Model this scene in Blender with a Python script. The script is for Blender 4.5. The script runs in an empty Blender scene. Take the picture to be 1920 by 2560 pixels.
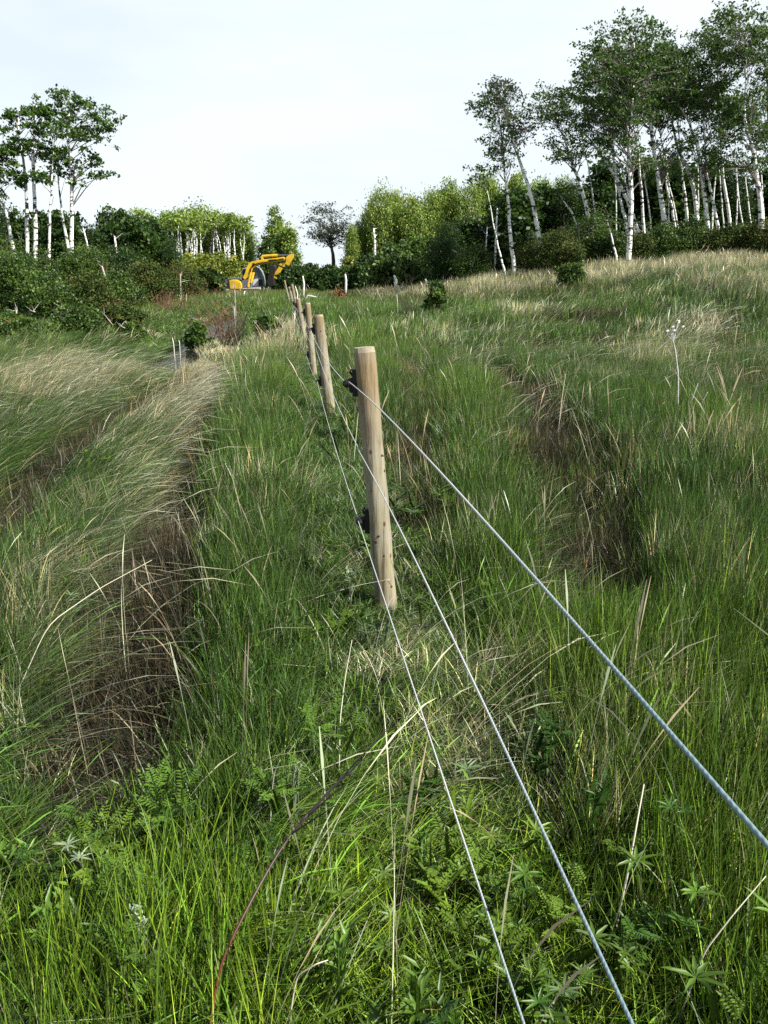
import bpy, math, random
import numpy as np
from mathutils import Vector

S = bpy.context.scene
R = np.random.default_rng(7)
random.seed(7)

# ------------------------------------------------------------------ camera, sky, sun, exposure
HOR = 727.0
F = 1920.0
PITCH = math.atan((1280 - HOR) / F)
CH = 1.5
cd = bpy.data.cameras.new('camera')
cam = bpy.data.objects.new('camera', cd)
S.collection.objects.link(cam)
S.camera = cam
cam.location = (0, 0, CH)
cam.rotation_euler = (math.pi / 2 - PITCH, 0, 0)
cd.sensor_fit = 'VERTICAL'
cd.sensor_height = 36
cd.lens = 27
cd.clip_start = 0.02
cd.clip_end = 6000

SUN_DIR = Vector((0.80, -0.42, 0.80)).normalized()      # towards the sun
sun_el = math.asin(SUN_DIR.z)
sun_az = math.atan2(SUN_DIR.x, SUN_DIR.y)
w = bpy.data.worlds.new('World')
S.world = w
w.use_nodes = True
nt = w.node_tree
nt.nodes.clear()
o_ = nt.nodes.new('ShaderNodeOutputWorld')
bg = nt.nodes.new('ShaderNodeBackground')
sky = nt.nodes.new('ShaderNodeTexSky')
sky.sky_type = 'NISHITA'
sky.sun_disc = False
sky.sun_elevation = sun_el
sky.sun_rotation = sun_az
tc = nt.nodes.new('ShaderNodeTexCoord')
mp = nt.nodes.new('ShaderNodeMapping')
mp.inputs['Scale'].default_value = (1.0, 1.0, 3.6)
nz = nt.nodes.new('ShaderNodeTexNoise')
nz.inputs['Scale'].default_value = 2.1
nz.inputs['Detail'].default_value = 6
nz.inputs['Roughness'].default_value = 0.5
cr = nt.nodes.new('ShaderNodeValToRGB')
cr.color_ramp.elements[0].position = 0.36
cr.color_ramp.elements[0].color = (.78, .78, .78, 1)
cr.color_ramp.elements[1].position = 0.60
cr.color_ramp.elements[1].color = (1, 1, 1, 1)
mx = nt.nodes.new('ShaderNodeMix')
mx.data_type = 'RGBA'
mx.inputs[7].default_value = (8.5, 9.35, 9.9, 1)      # thin bright cloud, low in the sky; cleared to blue overhead, out of view, to lower the fill light
L = nt.links.new
sxw = nt.nodes.new('ShaderNodeSeparateXYZ'); zr = nt.nodes.new('ShaderNodeMapRange'); zr.interpolation_type = 'SMOOTHSTEP'
zr.inputs[1].default_value = .38; zr.inputs[2].default_value = .75; zr.inputs[3].default_value = 1; zr.inputs[4].default_value = .12
mlt = nt.nodes.new('ShaderNodeMath'); mlt.operation = 'MULTIPLY'
L(tc.outputs['Generated'], sxw.inputs[0]); L(sxw.outputs['Z'], zr.inputs[0]); L(zr.outputs[0], mlt.inputs[1])
L(tc.outputs['Generated'], mp.inputs[0]); L(mp.outputs[0], nz.inputs['Vector'])
L(nz.outputs[0], cr.inputs[0]); L(cr.outputs[0], mlt.inputs[0]); L(mlt.outputs[0], mx.inputs[0]); L(sky.outputs[0], mx.inputs[6])
L(mx.outputs[2], bg.inputs['Color']); L(bg.outputs[0], o_.inputs[0])
bg.inputs['Strength'].default_value = 0.052

sl = bpy.data.lights.new('sun', 'SUN')
so = bpy.data.objects.new('sun', sl)
S.collection.objects.link(so)
sl.energy = 5.0
sl.angle = math.radians(0.5)
sl.color = (1.0, 0.96, 0.89)
so.rotation_euler = (-SUN_DIR).to_track_quat('-Z', 'Y').to_euler()
so.location = (0, 0, 60)
S.view_settings.view_transform = 'Standard'
S.view_settings.look = 'None'
S.view_settings.exposure = 1.15
S.view_settings.gamma = 1
S.render.engine = 'CYCLES'
S.cycles.use_denoising = False
S.cycles.max_bounces = 5
S.cycles.diffuse_bounces = 2
S.cycles.glossy_bounces = 2
S.cycles.transmission_bounces = 3
S.cycles.transparent_max_bounces = 4
S.cycles.caustics_reflective = False
S.cycles.caustics_refractive = False


# ------------------------------------------------------------------ helpers
def ray(u, v):
    a = (u - 960) / F
    b = (1280 - v) / F
    return np.array([a, math.cos(PITCH) + b * math.sin(PITCH), -math.sin(PITCH) + b * math.cos(PITCH)])


def at(u, v, y):
    d = ray(u, v)
    q = d * (y / d[1])
    return np.array([q[0], q[1], q[2] + CH])


def at_h(u, v, h):
    """point at height h seen at a pixel"""
    d = ray(u, v)
    q = d * ((h - CH) / d[2])
    return np.array([q[0], q[1], h])


def proj(x, y, z):
    zz = z - CH
    dep = y * math.cos(PITCH) - zz * math.sin(PITCH)
    up = y * math.sin(PITCH) + zz * math.cos(PITCH)
    dep = np.maximum(dep, 1e-3)
    return 960 + F * x / dep, 1280 - F * up / dep


def sm(t):
    t = np.clip(t, 0, 1)
    return t * t * (3 - 2 * t)


def vnoise(x, y, seed=0):
    x = np.asarray(x, float); y = np.asarray(y, float)
    xi = np.floor(x).astype(np.int64); yi = np.floor(y).astype(np.int64)
    fx = x - xi; fy = y - yi
    fx = fx * fx * (3 - 2 * fx); fy = fy * fy * (3 - 2 * fy)

    def h(a, b):
        n = (a * 374761393 + b * 668265263 + seed * 1442695041) & 0xffffffff
        n = ((n ^ (n >> 13)) * 1274126177) & 0xffffffff
        n = n ^ (n >> 16)
        return (n & 0xffff) / 65535.0
    return (h(xi, yi) * (1 - fx) + h(xi + 1, yi) * fx) * (1 - fy) + (h(xi, yi + 1) * (1 - fx) + h(xi + 1, yi + 1) * fx) * fy


def fnoise(x, y, seed=0):
    return vnoise(x, y, seed) * .55 + vnoise(x * 2.1, y * 2.1, seed + 1) * .3 + vnoise(x * 4.3, y * 4.3, seed + 2) * .15


def base_h(x, y):
    x = np.asarray(x, float); y = np.asarray(y, float)
    g = np.interp(y, [0, 15, 20, 24, 29, 42, 61, 100, 250, 1500], [0, 0, .08, .2, .42, .8, .98, 1.3, 2, 3])
    g = g + sm((x + 1) / 14) * sm((y - 10) / 28) * 1.75
    return g


def hit(u, v):
    """ground point seen at a pixel"""
    d = ray(u, v)
    if d[2] > -1e-4:
        d[2] = -1e-4
    ys = np.concatenate([np.linspace(.5, 30, 900), np.linspace(30, 120, 900)])
    z = CH + d[2] / d[1] * ys
    g = base_h(d[0] / d[1] * ys, ys)
    k = np.argmax(z < g)
    y = ys[k] if (z < g).any() else 120
    return np.array([d[0] / d[1] * y, y])


def segdist(px, py, pts):
    best = np.full(np.shape(px), 1e9); wd = np.zeros(np.shape(px))
    for (x0, y0, w0), (x1, y1, w1) in zip(pts[:-1], pts[1:]):
        dx, dy = x1 - x0, y1 - y0
        t = np.clip(((px - x0) * dx + (py - y0) * dy) / (dx * dx + dy * dy), 0, 1)
        d = np.hypot(px - x0 - t * dx, py - y0 - t * dy)
        m = d < best
        best = np.where(m, d, best); wd = np.where(m, w0 + (w1 - w0) * t, wd)
    return best, wd


def wpath(pix):
    return [(*hit(u, v), wd) for u, v, wd in pix]


TRACK1 = wpath([(150, 2180, .10), (255, 1980, .18), (320, 1700, .23), (365, 1450, .24), (430, 1220, .22), (480, 1080, .24), (515, 980, .26), (545, 900, .2)])
TRACK2 = wpath([(-60, 1350, .22), (60, 1210, .25), (170, 1120, .28), (290, 1050, .32), (370, 1005, .3), (440, 960, .2)])
DITCH = wpath([(395, 935, .35), (430, 900, .5), (470, 868, .55), (510, 845, .6), (545, 812, .6), (570, 792, .5)])
RUT = wpath([(1490, 1560, .25), (1470, 1340, .3), (1400, 1180, .45), (1330, 1040, .4), (1240, 930, .3)])
RUT2 = wpath([(1060, 1330, .2), (1040, 1140, .3), (1050, 1000, .3), (1020, 930, .3)])


def terrain(x, y):
    x = np.asarray(x, float); y = np.asarray(y, float)
    g = base_h(x, y)
    near = sm((70 - y) / 30)
    g = g + near * (.16 * (fnoise(x * .55 + 9, y * .55, 3) - .5) + .07 * (fnoise(x * 1.9, y * 1.9, 8) - .5))
    g = g + sm((y - 9) / 12) * near * sm((x + 2) / 6) * .9 * (fnoise(x * .26, y * .22 + 4, 5) - .5)
    for tr, dp in ((TRACK1, .17), (TRACK2, .15), (RUT, .15), (RUT2, .08), (DITCH, .42)):
        d, wd = segdist(x, y, tr)
        g = g - dp * sm(1.6 - d / (wd + 1e-6))
    return g


def mat(name, col=(.5, .5, .5), rough=.6, spec=.3, noise=None, col2=None, bump=0, metal=0, scale3=None):
    m = bpy.data.materials.new(name)
    m.use_nodes = True
    n = m.node_tree
    b = n.nodes['Principled BSDF']
    b.inputs['Base Color'].default_value = (*col, 1)
    b.inputs['Roughness'].default_value = rough
    b.inputs['Metallic'].default_value = metal
    b.inputs['Specular IOR Level'].default_value = spec
    if noise:
        t = n.nodes.new('ShaderNodeTexCoord')
        mpn = n.nodes.new('ShaderNodeMapping')
        if scale3:
            mpn.inputs['Scale'].default_value = scale3
        z = n.nodes.new('ShaderNodeTexNoise')
        z.inputs['Scale'].default_value = noise
        z.inputs['Detail'].default_value = 6
        r = n.nodes.new('ShaderNodeValToRGB')
        r.color_ramp.elements[0].position = .35
        r.color_ramp.elements[1].position = .65
        r.color_ramp.elements[0].color = (*col, 1)
        r.color_ramp.elements[1].color = (*(col2 or col), 1)
        n.links.new(t.outputs['Object'], mpn.inputs[0]); n.links.new(mpn.outputs[0], z.inputs['Vector'])
        n.links.new(z.outputs[0], r.inputs[0]); n.links.new(r.outputs[0], b.inputs['Base Color'])
        if bump:
            bp = n.nodes.new('ShaderNodeBump')
            bp.inputs['Strength'].default_value = bump
            bp.inputs['Distance'].default_value = .02
            n.links.new(z.outputs[0], bp.inputs['Height']); n.links.new(bp.outputs[0], b.inputs['Normal'])
    return m


def leafmat(name, tint=(1, 1, 1), instancer=False, rough=.5, trans=.35, spec=.35):
    """thin leaf: colour from the mesh's own per-leaf attribute, times a tint"""
    m = bpy.data.materials.new(name)
    m.use_nodes = True
    n = m.node_tree
    b = n.nodes['Principled BSDF']
    out = n.nodes['Material Output']
    a = n.nodes.new('ShaderNodeAttribute'); a.attribute_name = 'bc'
    mul = n.nodes.new('ShaderNodeMix'); mul.data_type = 'RGBA'; mul.blend_type = 'MULTIPLY'
    mul.inputs[0].default_value = 1
    n.links.new(a.outputs['Color'], mul.inputs[6])
    fin = mul.outputs[2]
    if instancer:
        ms2 = n.nodes.new('ShaderNodeMix'); ms2.data_type = 'RGBA'; ms2.blend_type = 'MULTIPLY'; ms2.inputs[0].default_value = 1
        ms2.inputs[7].default_value = (.27, .26, .165, 1)
        mfin = n.nodes.new('ShaderNodeMix'); mfin.data_type = 'RGBA'
        n.links.new(a.outputs['Color'], ms2.inputs[6]); n.links.new(a.outputs['Alpha'], mfin.inputs[0])
        n.links.new(mul.outputs[2], mfin.inputs[6]); n.links.new(ms2.outputs[2], mfin.inputs[7]); fin = mfin.outputs[2]
        t = n.nodes.new('ShaderNodeAttribute'); t.attribute_type = 'INSTANCER'; t.attribute_name = 'tint'
        n.links.new(t.outputs['Color'], mul.inputs[7])
    else:
        mul.inputs[7].default_value = (*tint, 1)
    b.inputs['Roughness'].default_value = rough
    b.inputs['Specular IOR Level'].default_value = spec
    n.links.new(fin, b.inputs['Base Color'])
    tr = n.nodes.new('ShaderNodeBsdfTranslucent')
    n.links.new(fin, tr.inputs[0])
    ms = n.nodes.new('ShaderNodeMixShader')
    ms.inputs[0].default_value = trans
    n.links.new(b.outputs[0], ms.inputs[1]); n.links.new(tr.outputs[0], ms.inputs[2]); n.links.new(ms.outputs[0], out.inputs[0])
    return m


def mesh_np(name, V, Fc, col=None, smooth=False):
    """V (n,3); Fc (m,k) constant-size faces"""
    me = bpy.data.meshes.new(name)
    V = np.asarray(V, np.float32); Fc = np.asarray(Fc, np.int32)
    me.vertices.add(len(V)); me.vertices.foreach_set('co', V.ravel())
    k = Fc.shape[1]
    me.loops.add(Fc.size); me.loops.foreach_set('vertex_index', Fc.ravel())
    me.polygons.add(len(Fc))
    me.polygons.foreach_set('loop_start', np.arange(0, Fc.size, k, dtype=np.int32))
    me.update(calc_edges=True)
    if smooth:
        me.polygons.foreach_set('use_smooth', np.ones(len(Fc), bool))
    if col is not None:
        at_ = me.attributes.new('bc', 'FLOAT_COLOR', 'POINT')
        c4 = np.zeros((len(V), 4), np.float32); c4[:, :np.shape(col)[1]] = col
        at_.data.foreach_set('color', c4.ravel())
    me.validate()
    return me


def link(name, me, m=None, parent=None, loc=(0, 0, 0), **props):
    o = bpy.data.objects.new(name, me)
    S.collection.objects.link(o)
    o.location = loc
    if parent is not None:
        o.parent = parent
    if m is not None:
        me.materials.append(m)
    for k, v in props.items():
        if v is not None:
            o[k] = v
    return o


def thing(name, label, cat, loc=(0, 0, 0), group=None):
    return link(name, None, None, None, tuple(loc), label=label, category=cat, group=group)


class MB:
    """collects quads of tubes, boxes and prisms, built as one mesh (polygons of any size)"""
    def __init__(s):
        s.V = []; s.Fs = []

    def tube(s, pts, rad, n=8, cap=True):
        pts = [np.array(p, float) for p in pts]
        b = len(s.V)
        prev = None
        for i, p in enumerate(pts):
            d = pts[min(i + 1, len(pts) - 1)] - pts[max(i - 1, 0)]
            d = d / (np.linalg.norm(d) + 1e-9)
            if prev is None:
                ref = np.array([0, 0, 1.]) if abs(d[2]) < .9 else np.array([1., 0, 0])
            else:
                ref = prev
            e2 = np.cross(d, ref); e2 /= np.linalg.norm(e2) + 1e-9
            e1 = np.cross(e2, d); prev = e1
            r = rad[i] if hasattr(rad, '__len__') else rad
            for k in range(n):
                a = 2 * math.pi * k / n
                s.V.append(p + r * (math.cos(a) * e1 + math.sin(a) * e2))
        for i in range(len(pts) - 1):
            for k in range(n):
                q = b + i * n
                s.Fs.append((q + k, q + (k + 1) % n, q + n + (k + 1) % n, q + n + k))
        if cap:
            s.Fs.append(tuple(range(b + n - 1, b - 1, -1)))
            q = b + (len(pts) - 1) * n
            s.Fs.append(tuple(range(q, q + n)))

    def prism(s, poly, y0, y1):
        """polygon in xz, extruded along y"""
        b = len(s.V); n = len(poly)
        for y in (y0, y1):
            for x, z in poly:
                s.V.append(np.array([x, y, z]))
        s.Fs.append(tuple(range(b, b + n)))
        s.Fs.append(tuple(range(b + 2 * n - 1, b + n - 1, -1)))
        for i in range(n):
            j = (i + 1) % n
            s.Fs.append((b + j, b + i, b + n + i, b + n + j))

    def box(s, x0, x1, y0, y1, z0, z1):
        s.prism([(x0, z0), (x1, z0), (x1, z1), (x0, z1)], y0, y1)

    def build(s, name, m, parent=None, smooth=False, bevel=0, loc=(0, 0, 0), **props):
        me = bpy.data.meshes.new(name)
        me.from_pydata([tuple(v) for v in s.V], [], s.Fs)
        me.update()
        if smooth:
            me.polygons.foreach_set('use_smooth', np.ones(len(me.polygons), bool))
        o = link(name, me, m, parent, loc, **props)
        if bevel:
            bv = o.modifiers.new('bevel', 'BEVEL'); bv.width = bevel; bv.segments = 2; bv.limit_method = 'ANGLE'
        return o


# ------------------------------------------------------------------ the ground
ys = np.concatenate([np.arange(-6, 0, .5), np.arange(0, 14, .09), np.arange(14, 32, .22), np.arange(32, 75, .7), [80, 90, 105, 130, 170, 240, 350, 520, 800, 1300, 2200]])
xs_c = np.concatenate([np.arange(0, 6, .1), np.arange(6, 14, .3), np.arange(14, 42, .9), [45, 55, 75, 110, 170, 270, 450, 800, 1500, 2500]])
xs = np.concatenate([-xs_c[:0:-1], xs_c])
X, Y = np.meshgrid(xs, ys)
Z = terrain(X, Y)
V = np.stack([X.ravel(), Y.ravel(), Z.ravel()], 1)
nx, ny = len(xs), len(ys)
i, j = np.meshgrid(np.arange(nx - 1), np.arange(ny - 1))
q = (j * nx + i).ravel()
gm = mat('soil', (.004, .003, .002), .95, .05, 9.0, (.014, .011, .006), .6)
# far ground turns meadow green
n = gm.node_tree
geo = n.nodes.new('ShaderNodeNewGeometry'); sx = n.nodes.new('ShaderNodeSeparateXYZ'); mr = n.nodes.new('ShaderNodeMapRange')
mr.inputs[1].default_value = 14; mr.inputs[2].default_value = 40
mg = n.nodes.new('ShaderNodeMix'); mg.data_type = 'RGBA'; mg.inputs[7].default_value = (.022, .042, .010, 1)
n.links.new(geo.outputs['Position'], sx.inputs[0]); n.links.new(sx.outputs['Y'], mr.inputs[0]); n.links.new(mr.outputs[0], mg.inputs[0])
cr_ = [x for x in n.nodes if x.type == 'VALTORGB'][0]
n.links.new(cr_.outputs[0], mg.inputs[6]); n.links.new(mg.outputs[2], n.nodes['Principled BSDF'].inputs['Base Color'])
link('ground', mesh_np('ground', V, np.stack([q, q + 1, q + nx + 1, q + nx], 1), smooth=True), gm, kind='structure')

# water lying in the ditch
wm = mat('water', (.010, .010, .009), .12, .35)
n = wm.node_tree
z_ = n.nodes.new('ShaderNodeTexNoise'); z_.inputs['Scale'].default_value = 9
bp = n.nodes.new('ShaderNodeBump'); bp.inputs['Strength'].default_value = .25; bp.inputs['Distance'].default_value = .03
t_ = n.nodes.new('ShaderNodeTexCoord')
n.links.new(t_.outputs['Object'], z_.inputs['Vector']); n.links.new(z_.outputs[0], bp.inputs['Height']); n.links.new(bp.outputs[0], n.nodes['Principled BSDF'].inputs['Normal'])
dp = [np.array(p) for p in DITCH]
wv = []
for k, p in enumerate(dp):
    d = dp[min(k + 1, len(dp) - 1)][:2] - dp[max(k - 1, 0)][:2]
    d /= np.linalg.norm(d)
    nrm = np.array([-d[1], d[0]])
    zc = float(base_h(p[0], p[1])) - .10
    for s_ in (-1, -.5, 0, .5, 1):
        qv = p[:2] + nrm * s_ * p[2] * .75
        wv.append((qv[0], qv[1], zc))
wf = []
for k in range(len(dp) - 1):
    for c in range(4):
        a_ = k * 5 + c
        wf.append((a_, a_ + 1, a_ + 6, a_ + 5))
link('ditch_water', mesh_np('ditch_water', wv, wf), wm, kind='structure')
pw = []
for cu, cv, rr in ((1325 * 0 + 905, 862, .5), (1600, 800, .5), (1395, 800, .35)):
    c = hit(cu, cv); zc = float(base_h(*c)) + .10
    pw.append((c, rr, zc))

# ------------------------------------------------------------------ fence: posts, insulators, wires
wood = bpy.data.materials.new('post_wood'); wood.use_nodes = True
n = wood.node_tree; b = n.nodes['Principled BSDF']
b.inputs['Roughness'].default_value = .75; b.inputs['Specular IOR Level'].default_value = .2
tc2 = n.nodes.new('ShaderNodeTexCoord')
m1 = n.nodes.new('ShaderNodeMapping'); m1.inputs['Scale'].default_value = (34, 34, 2.6)
g1 = n.nodes.new('ShaderNodeTexNoise'); g1.inputs['Scale'].default_value = 1; g1.inputs['Detail'].default_value = 8; g1.inputs['Roughness'].default_value = .65
r1 = n.nodes.new('ShaderNodeValToRGB')
e = r1.color_ramp.elements
e[0].position = .33; e[0].color = (.075, .052, .028, 1); e[1].position = .68; e[1].color = (.285, .25, .16, 1)
x_ = e.new(.47); x_.color = (.195, .172, .108, 1)
g2 = n.nodes.new('ShaderNodeTexNoise'); g2.inputs['Scale'].default_value = 6; g2.inputs['Detail'].default_value = 4
r2 = n.nodes.new('ShaderNodeValToRGB'); r2.color_ramp.elements[0].position = .42; r2.color_ramp.elements[1].position = .68
r2.color_ramp.elements[0].color = (0, 0, 0, 1); r2.color_ramp.elements[1].color = (.55, .55, .55, 1)
mg2 = n.nodes.new('ShaderNodeMix'); mg2.data_type = 'RGBA'; mg2.inputs[7].default_value = (.26, .25, .215, 1)
kn = n.nodes.new('ShaderNodeTexVoronoi'); kn.inputs['Scale'].default_value = 9
m3 = n.nodes.new('ShaderNodeMapping'); m3.inputs['Scale'].default_value = (1.6, 1.6, .9)
r3 = n.nodes.new('ShaderNodeValToRGB'); r3.color_ramp.elements[0].position = .06; r3.color_ramp.elements[0].color = (1, 1, 1, 1)
r3.color_ramp.elements[1].position = .14; r3.color_ramp.elements[1].color = (0, 0, 0, 1)
mg3 = n.nodes.new('ShaderNodeMix'); mg3.data_type = 'RGBA'; mg3.inputs[7].default_value = (.07, .035, .015, 1)
# orange-brown weathered head of the post
ob = n.nodes.new('ShaderNodeSeparateXYZ'); r4 = n.nodes.new('ShaderNodeMapRange')
r4.inputs[1].default_value = .95; r4.inputs[2].default_value = 1.28; r4.inputs[4].default_value = .5
adn = n.nodes.new('ShaderNodeMath'); adn.operation = 'MULTIPLY_ADD'; adn.inputs[1].default_value = .35; 
mg4 = n.nodes.new('ShaderNodeMix'); mg4.data_type = 'RGBA'; mg4.inputs[7].default_value = (.17, .105, .04, 1)
lk = n.links.new
lk(tc2.outputs['Object'], m1.inputs[0]); lk(m1.outputs[0], g1.inputs['Vector']); lk(g1.outputs[0], r1.inputs[0])
lk(tc2.outputs['Object'], g2.inputs['Vector']); lk(g2.outputs[0], r2.inputs[0]); lk(r2.outputs[0], mg2.inputs[0]); lk(r1.outputs[0], mg2.inputs[6])
lk(tc2.outputs['Object'], ob.inputs[0]); lk(g2.outputs[0], adn.inputs[0]); lk(ob.outputs['Z'], adn.inputs[2]); lk(adn.outputs[0], r4.inputs[0])
lk(r4.outputs[0], mg4.inputs[0]); lk(mg2.outputs[2], mg4.inputs[6])
lk(tc2.outputs['Object'], m3.inputs[0]); lk(m3.outputs[0], kn.inputs['Vector']); lk(kn.outputs['Distance'], r3.inputs[0])
m6 = n.nodes.new('ShaderNodeMapping'); m6.inputs['Scale'].default_value = (46, 46, 1.1)
g6 = n.nodes.new('ShaderNodeTexNoise'); g6.inputs['Scale'].default_value = 1; g6.inputs['Detail'].default_value = 3
r6 = n.nodes.new('ShaderNodeValToRGB'); r6.color_ramp.elements[0].position = .30; r6.color_ramp.elements[0].color = (.75, .75, .75, 1)
r6.color_ramp.elements[1].position = .365; r6.color_ramp.elements[1].color = (0, 0, 0, 1)
mg6 = n.nodes.new('ShaderNodeMix'); mg6.data_type = 'RGBA'; mg6.inputs[7].default_value = (.045, .028, .015, 1)
lk(tc2.outputs['Object'], m6.inputs[0]); lk(m6.outputs[0], g6.inputs['Vector']); lk(g6.outputs[0], r6.inputs[0]); lk(r6.outputs[0], mg6.inputs[0]); lk(mg4.outputs[2], mg6.inputs[6])
lk(r3.outputs[0], mg3.inputs[0]); lk(mg6.outputs[2], mg3.inputs[6]); lk(mg3.outputs[2], b.inputs['Base Color'])
bpn = n.nodes.new('ShaderNodeBump'); bpn.inputs['Strength'].default_value = .9; bpn.inputs['Distance'].default_value = .010
lk(g1.outputs[0], bpn.inputs['Height']); lk(bpn.outputs[0], b.inputs['Normal'])
endwood = mat('post_end_grain', (.32, .29, .21), .8, .2, 30, (.21, .17, .11), .3)
knotm = mat('knot', (.05, .025, .012), .8, .2)
plastic = mat('black_plastic', (.006, .006, .007), .5, .25)


def wiremat():
    m = mat('rope_wire', (.7, .72, .72), .45, .4)
    n = m.node_tree
    t = n.nodes.new('ShaderNodeTexCoord'); mp_ = n.nodes.new('ShaderNodeMapping'); wv_ = n.nodes.new('ShaderNodeTexWave')
    mp_.inputs['Rotation'].default_value = (0, 0, 0.5)
    wv_.inputs['Scale'].default_value = 70; wv_.inputs['Distortion'].default_value = 4
    r = n.nodes.new('ShaderNodeValToRGB')
    r.color_ramp.elements[0].color = (.32, .33, .34, 1); r.color_ramp.elements[1].color = (.47, .47, .46, 1)
    # colour blends from pale grey to blue-grey towards the near end
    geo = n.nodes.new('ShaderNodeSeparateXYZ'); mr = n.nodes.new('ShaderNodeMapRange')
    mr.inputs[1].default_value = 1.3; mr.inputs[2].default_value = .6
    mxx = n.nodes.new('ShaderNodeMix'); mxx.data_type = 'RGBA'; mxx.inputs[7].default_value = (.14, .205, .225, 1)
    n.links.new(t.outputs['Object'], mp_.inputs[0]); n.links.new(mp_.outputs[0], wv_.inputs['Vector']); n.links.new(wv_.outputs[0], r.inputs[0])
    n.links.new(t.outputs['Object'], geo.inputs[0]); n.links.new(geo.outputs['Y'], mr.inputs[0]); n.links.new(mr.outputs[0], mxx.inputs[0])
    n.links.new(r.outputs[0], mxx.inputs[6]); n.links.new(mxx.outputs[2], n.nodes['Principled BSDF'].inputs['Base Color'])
    bb = n.nodes.new('ShaderNodeBump'); bb.inputs['Strength'].default_value = .35; bb.inputs['Distance'].default_value = .001
    n.links.new(wv_.outputs[0], bb.inputs['Height']); n.links.new(bb.outputs[0], n.nodes['Principled BSDF'].inputs['Normal'])
    return m


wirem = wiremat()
# (depth, base pixel u, top pixel u v, radius, insulator pixel rows/cols top & low)
POSTS = [
    (3.58, 966, 910, 868, .052, 'tall knotty round fence post nearest the camera with two black insulators'),
    (9.12, 827, 795, 787, .062, 'second round fence post from the camera, orange stained at its head'),
    (13.6, 786, 768, 757, .055, 'third round fence post from the camera with pale cut top'),
    (18.6, 766, 744.5, 746, .058, 'fourth fence post from the camera, partly hiding the far ones'),
    (23.6, 760, 736, 744, .052, 'fifth fence post, peeking out just left of the fourth one'),
    (28.8, 747, 730, 711, .052, 'straight tan fence post standing out above the fourth post'),
    (34.6, 739, 722.5, 717, .050, 'pale whitish fence post next to the last one of the row'),
    (40.5, 726, 711, 701, .050, 'farthest fence post of the row, grey and near the excavator bucket'),
]
ins_top = []; ins_mid = []; ins_low = []
for k, (dy, ub, ut, vt, rad, lab) in enumerate(POSTS):
    top = at(ut, vt, dy)
    zb = None
    # base: along the pixel column ub at ground
    bx = top[0]
    for it in range(3):
        g = float(terrain(bx, dy))
        # pixel u of base
        dep = dy * math.cos(PITCH) - (g - CH) * math.sin(PITCH)
        bx = (ub - 960) / F * dep
    if k == 0:
        bx = .012
    g = float(terrain(bx, dy))
    H = top[2] - g
    root = thing('fence_post', lab, 'fence post', (bx, dy, g), 'wooden posts of the wire fence')
    lean = top[0] - bx
    mb = MB()
    nseg = 26 if k < 3 else 10
    pts = []; rads = []
    for q_ in range(nseg + 1):
        t = q_ / nseg
        z = -.25 + (H + .25 - .022) * t
        pts.append((lean * z / H, 0, z)); rads.append(rad * (1.05 - .1 * t) * (1 + .02 * math.sin(q_ * 1.9 + k)))
    pts.append((lean, 0, H)); rads.append(rad * .86)
    mb.tube(pts, rads, 32 if k < 3 else 12, cap=True)
    if k < 3:      # rough hewn: flats, dents and a slight bow
        nn_ = 32
        for i_ in range(len(pts)):
            cpt = np.array(pts[i_])
            for q_ in range(nn_):
                vtx = mb.V[i_ * nn_ + q_]
                f_ = 1 + .10 * (float(vnoise(q_ * .35 + k * 9, i_ * .55, 71)) - .5) + .06 * (float(vnoise(q_ * .9, i_ * .25 + k, 72)) - .5)
                mb.V[i_ * nn_ + q_] = cpt + (vtx - cpt) * f_
    po = mb.build('shaft', wood, root, smooth=True)
    po.data.materials.append(endwood)
    for p in po.data.polygons:
        if p.center.z > H - .024:
            p.material_index = 1; p.use_smooth = False
    if k < 3:      # knots
        for kk in range(9 if k == 0 else 6):
            zz = R.uniform(.12, H - .1); a = R.uniform(math.pi * 1.15, math.pi * 1.85)
            mk = MB()
            rr = R.uniform(.004, .0075)
            c = np.array([lean * zz / H + math.cos(a) * rad * .94, math.sin(a) * rad * .94, zz])
            dr = np.array([math.cos(a), math.sin(a), 0])
            mk.tube([c, c + dr * .005, c + dr * .0065], [rr * 1.1, rr, rr * .5], 9)
            mk.build('knot', knotm, root, smooth=True)
    # insulators on the left side, standing off the wood
    heights = [1.12, .455] if k == 0 else [H - .16, .42]
    for hh in heights:
        mi = MB()
        cx = lean * hh / H - rad
        mi.box(cx - .016, cx + .006, -.022, .022, hh - .062, hh + .062)      # base plate
        mi.box(cx - .030, cx - .010, -.014, .014, hh - .045, hh - .005)
        mi.tube([(cx - .01, 0, hh + .01), (cx - .026, -.004, hh + .006), (cx - .038, -.008, hh)], [.016, .015, .014], 10)
        mi.tube([(cx - .038, -.03, hh - .012), (cx - .044, -.012, hh - .003), (cx - .044, .012, hh - .003), (cx - .038, .03, hh - .012)], [.012, .018, .018, .012], 10)
        mi.tube([(cx - .012, 0, hh + .03), (cx - .028, 0, hh + .05), (cx - .02, 0, hh + .062), (cx - .01, 0, hh + .05)], .006, 6)
        mi.build('insulator', plastic, root, bevel=.003)
    cx = lean * .8 / H - rad
    ms_ = MB()
    ms_.tube([(cx + .004, 0, .80), (cx - .012, -.004, .80), (cx - .014, 0, .79)], .004, 6)
    ms_.build('staple', mat('staple_steel', (.6, .6, .58), .4, .5, metal=.6) if k == 0 else bpy.data.materials['staple_steel'], root, smooth=True)
    ins_top.append((bx + lean * heights[0] / H - rad - .047, dy, g + heights[0]))
    ins_low.append((bx + lean * heights[1] / H - rad - .047, dy, g + heights[1]))
    ins_mid.append((bx + lean * .8 / H - rad - .012, dy, g + .80))


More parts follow.
